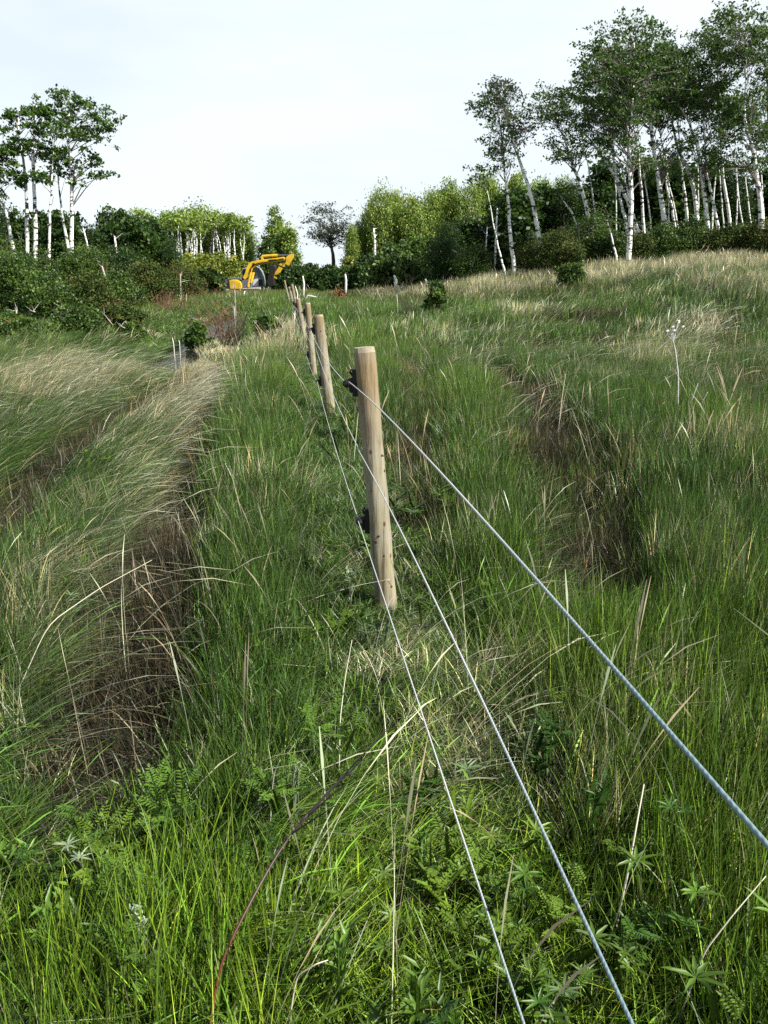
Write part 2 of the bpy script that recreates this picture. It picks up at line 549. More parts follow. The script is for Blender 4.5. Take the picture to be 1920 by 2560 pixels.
def plane_pt(u, v):
    # intersection with the vertical fence plane x = .303 - .1228 y
    d = ray(u, v)
    t = .303 / (d[0] + .1228 * d[1])
    return np.array([d[0] * t, d[1] * t, d[2] * t + CH])


def resample(pts, step=.25):
    pts = [np.array(p, float) for p in pts]
    out = [pts[0]]
    for i_ in range(len(pts) - 1):
        p0 = pts[max(i_ - 1, 0)]; p1 = pts[i_]; p2 = pts[i_ + 1]; p3 = pts[min(i_ + 2, len(pts) - 1)]
        m_ = max(2, int(np.linalg.norm(p2 - p1) / step))
        for t in np.linspace(0, 1, m_ + 1)[1:]:
            out.append(p1 + (p2 - p1) * t)
    return out


def wire(near_pix, ins, rad, label):
    near = [plane_pt(*p) for p in near_pix]
    # fit a gentle parabola for height against distance so the near span hangs smoothly
    near = near[::-1]
    yy = np.array([p[1] for p in near] + [ins[0][1]]); zz = np.array([p[2] for p in near] + [ins[0][2]]); xx = np.array([p[0] for p in near] + [ins[0][0]])
    cz = np.polyfit(yy, zz, 2); cx_ = np.polyfit(yy, xx, 1)
    span = []
    y0 = -1.7
    for y in np.linspace(y0, ins[0][1] - .02, 60):
        span.append((np.polyval(cx_, y), y, np.polyval(cz, max(y, yy.min() - .2))))
    pts = span + [ins[0]]
    for a_, b_ in zip(ins[:-1], ins[1:]):
        for t in np.linspace(0, 1, 14)[1:]:
            p = np.array(a_) * (1 - t) + np.array(b_) * t
            p[2] -= .05 * 4 * t * (1 - t)
            pts.append(p)
    mb = MB()
    mb.tube(pts, [rad] * len(pts), 8)
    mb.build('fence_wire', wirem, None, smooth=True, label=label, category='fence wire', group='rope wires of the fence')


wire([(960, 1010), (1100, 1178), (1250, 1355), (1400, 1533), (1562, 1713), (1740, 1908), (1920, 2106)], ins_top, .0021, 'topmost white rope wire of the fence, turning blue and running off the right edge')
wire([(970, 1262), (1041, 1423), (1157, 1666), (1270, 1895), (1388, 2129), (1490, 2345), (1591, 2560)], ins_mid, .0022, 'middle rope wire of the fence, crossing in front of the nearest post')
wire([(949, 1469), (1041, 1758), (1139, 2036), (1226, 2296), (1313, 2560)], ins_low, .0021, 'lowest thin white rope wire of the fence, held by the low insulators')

# ------------------------------------------------------------------ excavator
yel = mat('excavator_yellow', (.60, .37, .012), .5, .35, 2.2, (.40, .25, .022), .05)
dgr = mat('dark_grey_paint', (.07, .08, .10), .5, .4, 4, (.10, .11, .13))
lgr = mat('track_steel', (.42, .40, .34), .6, .3, 8, (.25, .22, .18))
blk = mat('black_steel', (.012, .011, .01), .5, .3)
rub = mat('track_rubber', (.02, .018, .016), .8, .2)
chrome = mat('piston_rod', (.55, .56, .56), .2, .5, metal=1)
glass = mat('cab_glass', (.10, .17, .19), .06, .8)
cabg = mat('cab_grey', (.22, .23, .24), .5, .3)
EY = 60.0
EX = float(at(650, 700, EY)[0]); EZ = float(terrain(EX, EY))
exc = thing('excavator', 'yellow tracked excavator with raised boom standing in the clearing', 'excavator', (EX, EY, EZ))
sc_ = EY / 1998.0


def ez(px, py):      # zoom-crop pixel to metres in the excavator's frame
    u = 520 + px / 6.38; v = 600 + py / 6.38
    p = at(u, v, EY)
    return (p[0] - EX, p[2] - EZ)


def poly(pts): return [ez(*p) for p in pts][::-1]


def part(name, pts, y0, y1, m, bevel=.02, parent=exc):
    mb = MB(); mb.prism(poly(pts), y0, y1)
    return mb.build(name, m, parent, bevel=bevel)


zt = ez(0, 790)[1]
# tracks: two rounded belts with wheels
for s_ in (-.95, .95):
    x0 = ez(330, 0)[0] + .35; x1 = ez(870, 0)[0] - .35
    belt = []
    r_ = .33; zc_ = max(.34, zt - .36)
    for a_ in np.linspace(math.pi / 2, math.pi * 1.5, 10): belt.append((x0 + r_ * math.cos(a_), zc_ + r_ * math.sin(a_)))
    for a_ in np.linspace(-math.pi / 2, math.pi / 2, 10): belt.append((x1 + r_ * math.cos(a_), zc_ + r_ * math.sin(a_)))
    mb = MB(); mb.prism(belt, s_ - .22, s_ + .22)
    tr_ = mb.build('track', rub, exc, bevel=.02)
    for xw in np.linspace(x0, x1, 6):
        mw = MB(); mw.tube([(xw, s_ - .25, zc_ - .05), (xw, s_ + .25, zc_ - .05)], .17, 14); mw.build('road_wheel', lgr, tr_, smooth=False)
part('undercarriage', [(300, 785), (860, 750), (870, 790), (820, 800), (330, 815)], -.9, .9, lgr)
part('fuel_tank', [(292, 640), (330, 622), (380, 625), (385, 778), (300, 778)], -.75, .8, dgr)
part('counterweight', [(372, 648), (430, 636), (500, 636), (545, 660), (570, 705), (574, 770), (560, 788), (385, 785)], -.95, .5, yel, .05)
part('engine_hood', [(370, 606), (420, 596), (555, 600), (565, 640), (372, 645)], -.85, .9, dgr, .04)
part('body_panel', [(560, 650), (700, 620), (715, 752), (575, 760)], -.72, .8, dgr)
cab = part('cab', [(540, 480), (560, 450), (620, 436), (770, 430), (815, 445), (850, 500), (876, 570), (888, 650), (886, 735), (860, 750), (560, 752)], -.05, .95, cabg, .03)
part('windscreen', [(778, 452), (808, 452), (838, 505), (862, 572), (866, 618), (806, 622), (792, 540)], -.075, -.045, glass, 0, cab)
part('lower_window', [(812, 632), (872, 628), (878, 725), (810, 738)], -.075, -.045, blk, 0, cab)
part('rear_window', [(548, 490), (566, 462), (636, 455), (640, 560), (560, 570)], -.075, -.045, blk, 0, cab)
part('door_panel', [(722, 600), (790, 560), (800, 622), (804, 738), (722, 745)], -.07, -.045, mat('panel_grey', (.45, .46, .47), .5), 0, cab)
boom = part('boom', [(578, 600), (612, 530), (636, 440), (655, 398), (700, 355), (800, 330), (930, 312), (1120, 292), (1226, 272), (1244, 300), (1238, 336), (1150, 352), (1000, 378), (860, 396), (785, 424), (742, 452), (716, 510), (690, 560), (640, 612), (606, 640)], -.62, -.32, yel, .03)
part('boom_bracket', [(738, 372), (766, 372), (752, 430), (735, 438)], -.66, -.28, blk, 0, boom)
part('boom_grab_rail', [(985, 322), (1110, 308), (1090, 328), (1000, 336)], -.65, -.63, blk, 0, boom)
for (xa, ya, xb, yb, w0) in ((665, 750, 705, 515, .11), (708, 690, 748, 520, .09)):
    a_ = ez(xa, ya); b_ = ez(xb, yb); mb = MB()
    mb.tube([(a_[0], -.7, a_[1]), (b_[0], -.55, b_[1])], w0, 12)
    mb.build('lift_cylinder', yel, exc, smooth=False)
    c_ = ez(xb + 14, yb - 75); mb = MB(); mb.tube([(b_[0], -.55, b_[1]), (c_[0], -.5, c_[1])], .045, 8); mb.build('piston', blk, exc)
a_ = ez(880, 266); b_ = ez(1122, 250); c_ = ez(1330, 246); mb = MB(); mb.tube([(a_[0], -.47, a_[1] ), (b_[0], -.47, b_[1])], .105, 14); cy = mb.build('stick_cylinder', yel, exc)
mb = MB(); mb.tube([(b_[0], -.47, b_[1]), (c_[0], -.47, c_[1])], .05, 10); mb.build('piston', dgr, cy)
mb = MB(); a_ = ez(868, 285); b_ = ez(900, 330); mb.prism([ez(860, 262)[0:2], ez(892, 255)[0:2], ez(905, 330)[0:2], ez(870, 335)[0:2]][::-1], -.58, -.36); mb.build('cylinder_bracket', yel, cy, bevel=.01)
part('stick', [(1250, 290), (1312, 236), (1382, 232), (1378, 292), (1352, 330), (1302, 412), (1240, 388), (1262, 330)], -.6, -.34, yel, .02)
part('lower_stick', [(1150, 392), (1180, 372), (1228, 360), (1236, 425), (1190, 480), (1170, 520), (1120, 555), (1072, 562), (1090, 512), (1138, 440)], -.58, -.36, yel, .02)
part('stick_seam', [(1144, 398), (1240, 440), (1236, 455), (1140, 412)], -.60, -.34, blk, 0)
part('linkage', [(1040, 598), (1075, 572), (1105, 600), (1112, 622), (1085, 612), (1058, 612)], -.55, -.4, yel, 0)
part('bucket', [(1008, 412), (1060, 400), (1100, 420), (1112, 470), (1070, 560), (1076, 640), (1088, 730), (1020, 745), (972, 715), (978, 600), (1000, 540)], -.95, .05, blk, .04)
for hy in (-.66, -.70):
    mb = MB(); mb.tube([(*(lambda q: (q[0], hy, q[1]))(ez(*p)),) for p in ((700, 520), (715, 440), (740, 400), (830, 372), (980, 350), (1130, 318), (1215, 300), (1262, 330), (1240, 372))], .022, 6)
    mb.build('hose', blk, exc, smooth=True)
for kx in range(4):
    mb = MB(); xx = ez(985 + kx * 2, 735); mb.prism([(xx[0], xx[1]), (xx[0] + .12, xx[1]), (xx[0] + .04, xx[1] - .18)][::-1], -.9 + kx * .28, -.82 + kx * .28)
    mb.build('bucket_tooth', lgr, exc)

# ------------------------------------------------------------------ foliage builders
def leaf_quads(C, size, rng, flat=.0):
    """diamond leaves at centres C"""
    n_ = len(C)
    d1 = rng.normal(size=(n_, 3)); d1 /= np.linalg.norm(d1, axis=1)[:, None]
    d2 = rng.normal(size=(n_, 3)); d2[:, 2] *= 1 - flat
    d2 -= (d2 * d1).sum(1)[:, None] * d1
    d2 /= np.linalg.norm(d2, axis=1)[:, None] + 1e-9
    s = size * rng.uniform(.6, 1.35, (n_, 1))
    V_ = np.stack([C - d1 * s, C - d2 * s * .62 + d1 * s * .1, C + d1 * s, C + d2 * s * .62 + d1 * s * .1], 1).reshape(-1, 3)
    return V_, np.arange(n_ * 4).reshape(-1, 4)


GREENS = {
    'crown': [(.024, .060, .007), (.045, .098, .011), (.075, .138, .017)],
    'dark': [(.015, .040, .006), (.028, .062, .009), (.044, .086, .013)],  # cloud shade put into the leaf colour; no cloud casts it
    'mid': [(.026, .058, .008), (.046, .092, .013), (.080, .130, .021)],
    'lit': [(.100, .170, .020), (.160, .240, .032), (.240, .300, .062)],  # sunlight on the far trees painted into a brighter, yellower leaf colour
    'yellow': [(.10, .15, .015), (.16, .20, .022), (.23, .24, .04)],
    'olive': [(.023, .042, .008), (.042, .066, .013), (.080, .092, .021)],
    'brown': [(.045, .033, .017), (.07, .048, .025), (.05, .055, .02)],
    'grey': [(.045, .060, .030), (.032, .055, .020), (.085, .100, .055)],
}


def leafcols(n_, per, kind, rng):
    pal = np.array(GREENS[kind])
    c = pal[rng.integers(0, 3, n_)] * rng.uniform(.75, 1.3, (n_, 1))
    return np.repeat(c, per, 0)


leafm = leafmat('leaf', trans=.36)
leafd = leafmat('leaf_dull', trans=.15, rough=.7, spec=.15)

birch = bpy.data.materials.new('birch_bark'); birch.use_nodes = True
n = birch.node_tree; b = n.nodes['Principled BSDF']; b.inputs['Roughness'].default_value = .7; b.inputs['Specular IOR Level'].default_value = .2
t = n.nodes.new('ShaderNodeTexCoord'); m_ = n.nodes.new('ShaderNodeMapping'); m_.inputs['Scale'].default_value = (2.6, 2.6, 6.5)
z_ = n.nodes.new('ShaderNodeTexNoise'); z_.inputs['Scale'].default_value = 1.0; z_.inputs['Detail'].default_value = 3; z_.inputs['Roughness'].default_value = .6
r_ = n.nodes.new('ShaderNodeValToRGB'); r_.color_ramp.elements[0].position = .425; r_.color_ramp.elements[0].color = (.04, .036, .03, 1)
r_.color_ramp.elements[1].position = .475; r_.color_ramp.elements[1].color = (.66, .66, .62, 1)
n.links.new(t.outputs['Object'], m_.inputs[0]); n.links.new(m_.outputs[0], z_.inputs['Vector']); n.links.new(z_.outputs[0], r_.inputs[0]); n.links.new(r_.outputs[0], b.inputs['Base Color'])
darkbark = mat('dark_bark', (.035, .028, .022), .9, .1, 4, (.07, .06, .05), .4)
limbbark = mat('limb_bark', (.10, .085, .065), .85, .1, 3, (.26, .24, .21))
greybark = mat('grey_dead_wood', (.42, .40, .36), .8, .2, 6, (.22, .19, .16), .2, scale3=(1, 1, .3))
whitewood = mat('bleached_wood', (.72, .70, .64), .8, .2, 9, (.5, .46, .4))
brownwood = mat('brown_twig', (.11, .055, .035), .85, .1, 6, (.17, .10, .06))


def birch_tree(label, dy, trunk_px, crowns, r0=.11, nleaf=3600, kind='dark', leaf=.075, bark=None, cat='birch tree', name='birch_tree', group='tall birches at the field edge', seed=1, droop=0, spread=1.0, nbr=26, clump=.30):
    """trunk drawn through points given as pixels at one distance, limbs reach into crown ellipsoids"""
    kind = 'crown' if kind == 'dark' else kind
    rng = np.random.default_rng(seed)
    P = [at(u, v, dy) for u, v in trunk_px]
    g = float(terrain(P[0][0], dy))
    base = np.array([P[0][0] + (P[0][0] - P[1][0]) / max(.1, P[1][2] - P[0][2]) * (P[0][2] - g) * .6, dy, g])
    if P[0][2] > g + .15:
        P = [base] + P
    else:
        P[0][2] = g - .1
        base = np.array([P[0][0], dy, g])
    P = [p + np.array([0, rng.uniform(-.06, .06) * i_, 0]) for i_, p in enumerate(P)]
    root = thing(name, label, cat, base, group)
    mb = MB()
    loc = [p - base for p in P]
    # smooth trunk
    ts = np.linspace(0, 1, len(loc)); tt = np.linspace(0, 1, 22)
    arr = np.array(loc); tr = np.stack([np.interp(tt, ts, arr[:, c]) for c in range(3)], 1)
    tr[1:-1] = (tr[:-2] + tr[1:-1] * 2 + tr[2:]) / 4
    tr[1:-1, 0] += rng.normal(0, .012, 20)
    rr = r0 * (1 - .88 * tt ** 1.15) + .008
    mb.tube(tr, rr, 8)
    # crowns
    br = MB()
    cl = []
    tot = sum(c[2] * c[3] for c in crowns) + 1e-9
    for (cu, cv, ru, rv) in crowns:
        c = at(cu, cv, dy) - base
        mpx = dy / 1998.
        k_ = max(3, int(nbr * ru * rv / tot * (1 if len(crowns) > 1 else 1)))
        for _ in range(k_):
            d = rng.normal(size=3); d /= np.linalg.norm(d); rad = rng.uniform(.25, 1) ** .5
            cl.append(c + d * rad * np.array([ru * mpx, ru * mpx * .8, rv * mpx]))
    leaves = []
    per = max(10, int(nleaf / max(1, len(cl) * 3)))
    for c in cl:
        # parent point on the trunk below the cluster
        below = np.where(tr[:, 2] < c[2] - .2 * abs(c[0] - tr[-1, 0]))[0]
        k_ = below[-1] if len(below) else 0
        k_ = max(int(len(tr) * .35), min(k_, int(k_ - rng.integers(0, 3)))) if len(below) else int(len(tr) * .5)
        p0 = tr[min(k_, len(tr) - 1)]
        mid = (p0 + c) / 2 + np.array([0, 0, .10 * np.linalg.norm(c - p0)]) + rng.normal(0, .08, 3)
        rb = max(.009, rr[min(k_, 21)] * .38)
        br.tube([p0, mid, c], [rb, rb * .6, .006], 4, cap=False)
        for _ in range(3):
            c2 = c + rng.normal(0, clump * 1.35, 3) * np.array([1.35, 1, .6]) * spread
            br.tube([mid * .35 + c * .65, c2], [rb * .4, .004], 3, cap=False)
            q_ = c2 + rng.normal(0, clump * .50, (per, 3)) * np.array([1.25, 1.1, .6])
            # leaves also along the twig
            tq = rng.uniform(.3, 1, (per // 3, 1))
            q2 = c + (c2 - c) * tq + rng.normal(0, .09, (per // 3, 3))
            leaves.append(q_); leaves.append(q2)
    mb.build('trunk', bark or birch, root, smooth=True)
    if br.V:
        br.build('branches', limbbark if bark is None else bark, root, smooth=True)
    if leaves:
        C_ = np.concatenate(leaves)
        V_, F_ = leaf_quads(C_, leaf, rng)
        link('crown', mesh_np('crown', V_, F_, leafcols(len(C_), 4, kind, rng)), leafm, root)
    return root


def bushy_mesh(seed, kind, w_, h_, nclump, per, leaf, lobes=7, low=.05, clump=.16):
    """leafy mass: uneven lobes filled with leaf clumps. unit: metres, base at z=0"""
    rng = np.random.default_rng(seed)
    out = []
    lob = []
    for i_ in range(lobes):
        a = rng.uniform(0, 2 * math.pi); r = rng.uniform(0, .62) ** .7
        zc = rng.uniform(.25 + low, .8); sz = rng.uniform(.22, .42) * (1.15 - .4 * zc)
        r *= (1.2 - .85 * zc)
        lob.append((r * math.cos(a) * w_ / 2, r * math.sin(a) * w_ / 2, zc * h_, sz * w_ * .8, sz * h_ * .75))
    lob.append((0, 0, .74 * h_, .22 * w_, .26 * h_))
    tot = sum(l[3] ** 2 * l[4] for l in lob)
    cols = []
    pal = np.array(GREENS[kind])
    for (x, y, z, rw, rh) in lob:
        k_ = max(4, int(nclump * (rw ** 2 * rh) / tot))
        d = rng.normal(size=(k_, 3)); d /= np.linalg.norm(d, axis=1)[:, None]
        rad = rng.uniform(.35, 1.08, (k_, 1)) ** .45 * np.where(rng.uniform(0, 1, (k_, 1)) < .14, rng.uniform(1.03, 1.22, (k_, 1)), 1)
        c = np.array([x, y, z]) + d * rad * np.array([rw, rw, rh])
        c[:, 2] = np.abs(c[:, 2] - .05) + .05
        cs = rng.uniform(.5, 1.3, (k_, 1, 1)) * clump * min(w_, h_) * .5
        q_ = c[:, None, :] + rng.normal(0, 1, (k_, per, 3)) * cs * np.array([1.2, 1.2, .7])
        out.append(q_.reshape(-1, 3))
        ccol = pal[rng.integers(0, 3, k_)] * rng.uniform(.8, 1.25, (k_, 1))
        lc = ccol[:, None, :] * rng.uniform(.75, 1.3, (k_, per, 1))
        cols.append(np.repeat(lc.reshape(-1, 3), 4, 0))
    C_ = np.concatenate(out)
    C_[:, 2] = np.maximum(C_[:, 2], .03)
    V_, F_ = leaf_quads(C_, leaf, rng)
    return mesh_np('crown', V_, F_, np.concatenate(cols))


def stems_mesh(seed, w_, h_, n_, r0, upto=.8, bend=.12):
    rng = np.random.default_rng(seed); mb = MB()
    for i_ in range(n_):
        a = rng.uniform(0, 2 * math.pi); r = rng.uniform(0, .18) * w_; r1 = r + rng.uniform(.05, .28) * w_
        p0 = np.array([r * math.cos(a), r * math.sin(a), -.1]); p2 = np.array([r1 * math.cos(a), r1 * math.sin(a), h_ * upto * rng.uniform(.7, 1.05)])
        p1 = (p0 + p2) / 2 + rng.normal(0, bend * .3, 3)
        rr = r0 * rng.uniform(.7, 1.2)
        mb.tube([p0, p1, p2], [rr, rr * .75, rr * .3], 6, cap=False)
        for _ in range(3):
            t = rng.uniform(.4, .9); q0 = p1 * (1 - t) + p2 * t
            q1 = q0 + np.array([rng.normal(0, .14 * w_), rng.normal(0, .14 * w_), h_ * rng.uniform(.05, .2)])
            mb.tube([q0, q1], [rr * .4, rr * .15], 4, cap=False)
    me = bpy.data.meshes.new('stems'); me.from_pydata([tuple(v) for v in mb.V], [], mb.Fs); me.update()
    return me


protos = {}


def plant(name, label, cat, u, vtop, dy, wpx, kind, group=None, variant=0, stem='dark', tree=False, leaf=None, dens=1.0, trunk='trunk', rot=None, low=.05):
    """crown spans wpx pixels across and reaches pixel row vtop"""
    top = at(u, vtop, dy)
    g = float(terrain(top[0], dy))
    h_ = max(.5, top[2] - g); w_ = wpx * dy / 1998.
    key = (kind, variant, tree, stem)
    if key not in protos:
        lf = leaf or (.12 if dy > 45 else .040)
        nn = int((240 if tree else 260) * dens)
        per = 46 if dy > 45 else 75
        # unit proto 1 m wide/1 m high is scaled: build at this plant's own proportions
        cm = bushy_mesh(hash((variant, tree)) % 9999 + len(protos) * 17, kind, w_, h_, nn, per, lf, 10 if tree else 8, low=low)
        sm_ = stems_mesh(len(protos) + 5, w_, h_, 5 if tree else 9, .10 if tree else .028, .75 if tree else .9)
        cm.materials.append(leafm if kind not in ('olive', 'brown', 'grey') else leafd)
        sm_.materials.append({'dark': darkbark, 'white': birch, 'grey': greybark, 'brown': brownwood}[stem])
        protos[key] = (cm, sm_, w_, h_)
    cm, sm_, pw_, ph_ = protos[key]
    root = thing(name, label, cat, (top[0], dy, g), group)
    sc = (w_ / pw_, w_ / pw_, h_ / ph_)
    ang = R.uniform(0, 6.28) if rot is None else rot
    for nm, me in (('crown', cm), (trunk, sm_)):
        o = link(nm, me, None, root)
        o.scale = sc; o.rotation_euler = (0, 0, ang)
    return root


# ------------------------------------------------------------------ tall birches on the left
BL = 'slender birches rising over the left thicket'
birch_tree('leftmost birch, its leaning trunk half out of frame with a ragged crown', 37, [(42, 668), (28, 600), (18, 520), (2, 495), (-8, 420)], [(2, 400, 40, 60), (-5, 360, 28, 40), (15, 440, 30, 50)], .10, 1500, seed=11, group=BL, nbr=22, clump=.18, leaf=.075)
birch_tree('tall birch with a dark left side, first full trunk from the left edge', 38, [(70, 690), (70, 600), (68, 470), (60, 400), (50, 330), (45, 270)], [(42, 270, 30, 28), (70, 300, 34, 34), (52, 365, 28, 22), (95, 262, 32, 22)], .11, 1150, seed=12, group=BL, nbr=17, clump=.17, leaf=.072)
birch_tree('bright white birch just right of the dark sided one on the left', 37, [(84, 718), (87, 600), (89, 480), (86, 390), (78, 320), (90, 260)], [(85, 335, 40, 36), (90, 380, 30, 30), (108, 265, 34, 24)], .125, 1250, seed=13, group=BL, nbr=17, clump=.17, leaf=.072)
birch_tree('short trunked birch with the lowest base in the left group', 36, [(119, 738), (121, 650), (122, 540), (128, 440), (136, 330)], [(108, 440, 26, 30), (136, 400, 30, 34), (150, 330, 34, 36)], .085, 900, seed=14, group=BL, nbr=17, clump=.17, leaf=.072)
birch_tree('birch with a bent trunk crossing behind the straight right one on the left', 38, [(180, 680), (168, 600), (158, 540), (146, 460), (150, 380)], [(148, 395, 34, 34), (160, 440, 34, 24), (190, 345, 30, 24)], .09, 900, seed=15, group=BL, nbr=17, clump=.17, leaf=.072)
birch_tree('rightmost tall birch of the left group with a broad flat crown', 37, [(185, 705), (181, 620), (180, 500), (177, 400), (172, 330), (170, 262)], [(170, 262, 52, 34), (206, 300, 44, 40), (258, 290, 30, 24), (262, 340, 30, 20), (235, 395, 36, 22), (200, 450, 24, 22), (285, 318, 16, 10), (250, 442, 18, 8)], .12, 2100, seed=16, nbr=44, group=BL, clump=.17, leaf=.072)

# ------------------------------------------------------------------ tall birches on the right
BR = 'tall white birches on the right of the field'
RB = [
    ('thin grey birch stem leaning left, nearest the clearing', 38, [(1263, 685), (1240, 590), (1218, 474)], [(1205, 440, 22, 16)], .055, 300, 101, 'dark'),
    ('slim birch with feathery crown, second trunk from the clearing', 39, [(1284, 662), (1275, 570), (1270, 494), (1263, 445), (1258, 380), (1245, 250)], [(1255, 390, 45, 40), (1255, 270, 50, 45), (1225, 270, 40, 20), (1250, 340, 44, 30)], .10, 3200, 102, 'dark'),
    ('strongly leaning bare lower trunk birch, third from the clearing', 39, [(1347, 583), (1330, 500), (1312, 435), (1290, 370), (1270, 326), (1235, 215)], [(1255, 240, 46, 40), (1300, 330, 34, 24), (1240, 225, 26, 24), (1300, 300, 40, 20)], .11, 2200, 103, 'grey'),
    ('birch with a small separate crown between the lone ones and the thick grove', 41, [(1466, 512), (1446, 450), (1426, 405), (1408, 340), (1392, 306), (1380, 240)], [(1380, 265, 52, 44), (1420, 370, 60, 34), (1360, 275, 30, 20)], .10, 3600, 104, 'dark'),
    ('birch leaning far left at the front of the right grove', 41, [(1570, 500), (1553, 470), (1535, 435), (1500, 385), (1466, 341), (1406, 277)], [(1440, 300, 40, 30), (1500, 350, 46, 30)], .10, 1500, 105, 'dark'),
    ('big straight birch with the widest white trunk of the right grove', 37, [(1573, 608), (1577, 520), (1577, 460), (1574, 390), (1572, 321), (1582, 212), (1580, 110)], [(1560, 120, 95, 60), (1520, 210, 75, 60), (1600, 200, 80, 60), (1490, 275, 60, 34), (1580, 300, 80, 36), (1530, 370, 60, 30), (1610, 385, 40, 30)], .13, 9000, 106, 'dark'),
    ('thick white birch leaning left behind the widest trunk', 40, [(1663, 583), (1655, 500), (1644, 430), (1630, 350), (1619, 277), (1605, 190), (1590, 110)], [(1620, 110, 85, 50), (1650, 210, 75, 60), (1560, 250, 60, 50), (1690, 360, 50, 40), (1650, 420, 40, 20)], .14, 6200, 107, 'dark'),
    ('narrow birch trunk close beside the thick leaning one', 42, [(1690, 585), (1678, 520), (1666, 470), (1658, 395), (1640, 300)], [(1650, 280, 60, 40), (1700, 250, 50, 40)], .08, 2600, 108, 'dark'),
    ('birch whose forked trunk leans left halfway up the right grove', 41, [(1740, 500), (1733, 460), (1715, 415), (1693, 371), (1680, 320), (1668, 292), (1640, 200)], [(1670, 160, 60, 40), (1700, 220, 60, 50)], .11, 3600, 109, 'dark'),
    ('birch with a sharply bent top bough reaching left', 40, [(1770, 563), (1762, 490), (1752, 420), (1740, 360), (1728, 306), (1695, 270), (1659, 247)], [(1740, 140, 70, 50), (1700, 250, 50, 34), (1760, 230, 50, 60), (1770, 350, 50, 50), (1730, 420, 40, 20)], .115, 4800, 110, 'dark'),
    ('slim birch standing just right of the bent topped one', 40, [(1795, 570), (1787, 524), (1775, 460), (1767, 420), (1757, 346), (1755, 240)], [(1800, 165, 55, 50), (1785, 300, 40, 46), (1800, 400, 34, 30)], .09, 2800, 111, 'dark'),
    ('spotted birch leaning left with sparse leaves, third from the right edge', 43, [(1822, 519), (1810, 450), (1800, 390), (1797, 371), (1800, 250), (1795, 130)], [(1820, 90, 60, 50), (1800, 180, 46, 40), (1830, 260, 34, 34)], .09, 3400, 112, 'dark'),
    ('tall birch near the right edge with an open crown against the sky', 38, [(1903, 544), (1897, 490), (1891, 420), (1880, 360), (1866, 297), (1866, 198), (1846, 124)], [(1835, 75, 85, 45), (1885, 120, 60, 60), (1900, 250, 40, 30), (1870, 330, 54, 26), (1850, 400, 50, 26)], .13, 5200, 113, 'dark'),
    ('birch at the right edge with dense foliage leaving the frame', 39, [(1945, 560), (1940, 430), (1920, 330), (1925, 150)], [(1930, 90, 60, 60), (1915, 210, 50, 50), (1930, 330, 40, 80)], .12, 5200, 114, 'dark'),
    ('slender birch between the left leaner and the widest trunk', 41, [(1562, 540), (1557, 524), (1545, 460), (1530, 395), (1518, 316), (1500, 230)], [(1500, 190, 60, 50), (1520, 300, 50, 30)], .08, 3200, 115, 'dark'),
    ('short crooked white stem low at the foot of the right grove', 37, [(1541, 640), (1530, 590), (1520, 549)], [(1516, 545, 14, 12)], .06, 160, 116, 'mid'),
    ('dim birch trunk deep between the two bent birches', 44, [(1716, 520), (1706, 440), (1700, 380), (1690, 250)], [(1690, 190, 60, 60)], .09, 2400, 117, 'dark'),
    ('dim birch trunk behind the widest one, half hidden in leaves', 44, [(1610, 560), (1600, 440), (1590, 350), (1560, 200)], [(1540, 160, 60, 50)], .09, 2400, 118, 'dark'),
    ('pale trunk rising low inside the dark thicket left of the widest birch', 42, [(1430, 530), (1412, 505), (1395, 484)], [(1392, 480, 20, 14)], .05, 200, 119, 'mid'),
]
for lab, dy, tp, cr_l, r0, nl, sd, kd in RB:
    birch_tree(lab, dy, tp, cr_l, r0, int(nl * (.62 if sd in (102, 103, 104) else .85)), kd, .062, seed=sd, group=BR, nbr=max(6, int(nl / 58)), clump=.21)
drng = np.random.default_rng(88)
for k, u in enumerate([1498, 1540, 1592, 1632, 1672, 1700, 1748, 1778, 1812, 1838, 1862, 1884, 1912]):
    l1, l2 = drng.normal(-16, 16), drng.normal(-30, 24)
    birch_tree('slender dim birch deep inside the right grove, among the brighter trunks', float(drng.uniform(42, 47)), [(u, 600), (u + l1 * .5, 500), (u + l1, 410), (u + l1 + l2, 300)], [(u + l1 + l2, 290 - drng.uniform(0, 60), 36, 36)], drng.uniform(.04, .065), 900, 'dark', .065, seed=400 + k, group='slender dim birches deep in the right grove', nbr=9, clump=.2)

# lone dark oak
birch_tree('lone dark sparse oak standing against the sky past the clearing', 78, [(835, 690), (834, 660), (832, 635), (828, 612), (826, 580), (832, 545)],
           [(820, 552, 60, 46), (800, 590, 40, 16), (856, 585, 30, 26)], .24, 2100, 'grey', .085, darkbark, 'oak tree', 'oak_tree', None, seed=21, nbr=95, clump=.30)
# ------------------------------------------------------------------ far trees and thickets
def row(name, label, cat, group, items, kind, dy, stem='dark', tree=True, var=5, low=.05):
    for k, (u, vt, wp) in enumerate(items):
        plant(name, label, cat, u, vt + ((k * 5) % 7 - 3) * (4.0 if tree else 1.5), dy + ((k * 7) % 5 - 2) * .8, wp * (.85 + .1 * ((k * 3) % 5)), kind, group, k % var, stem, tree, low=low)


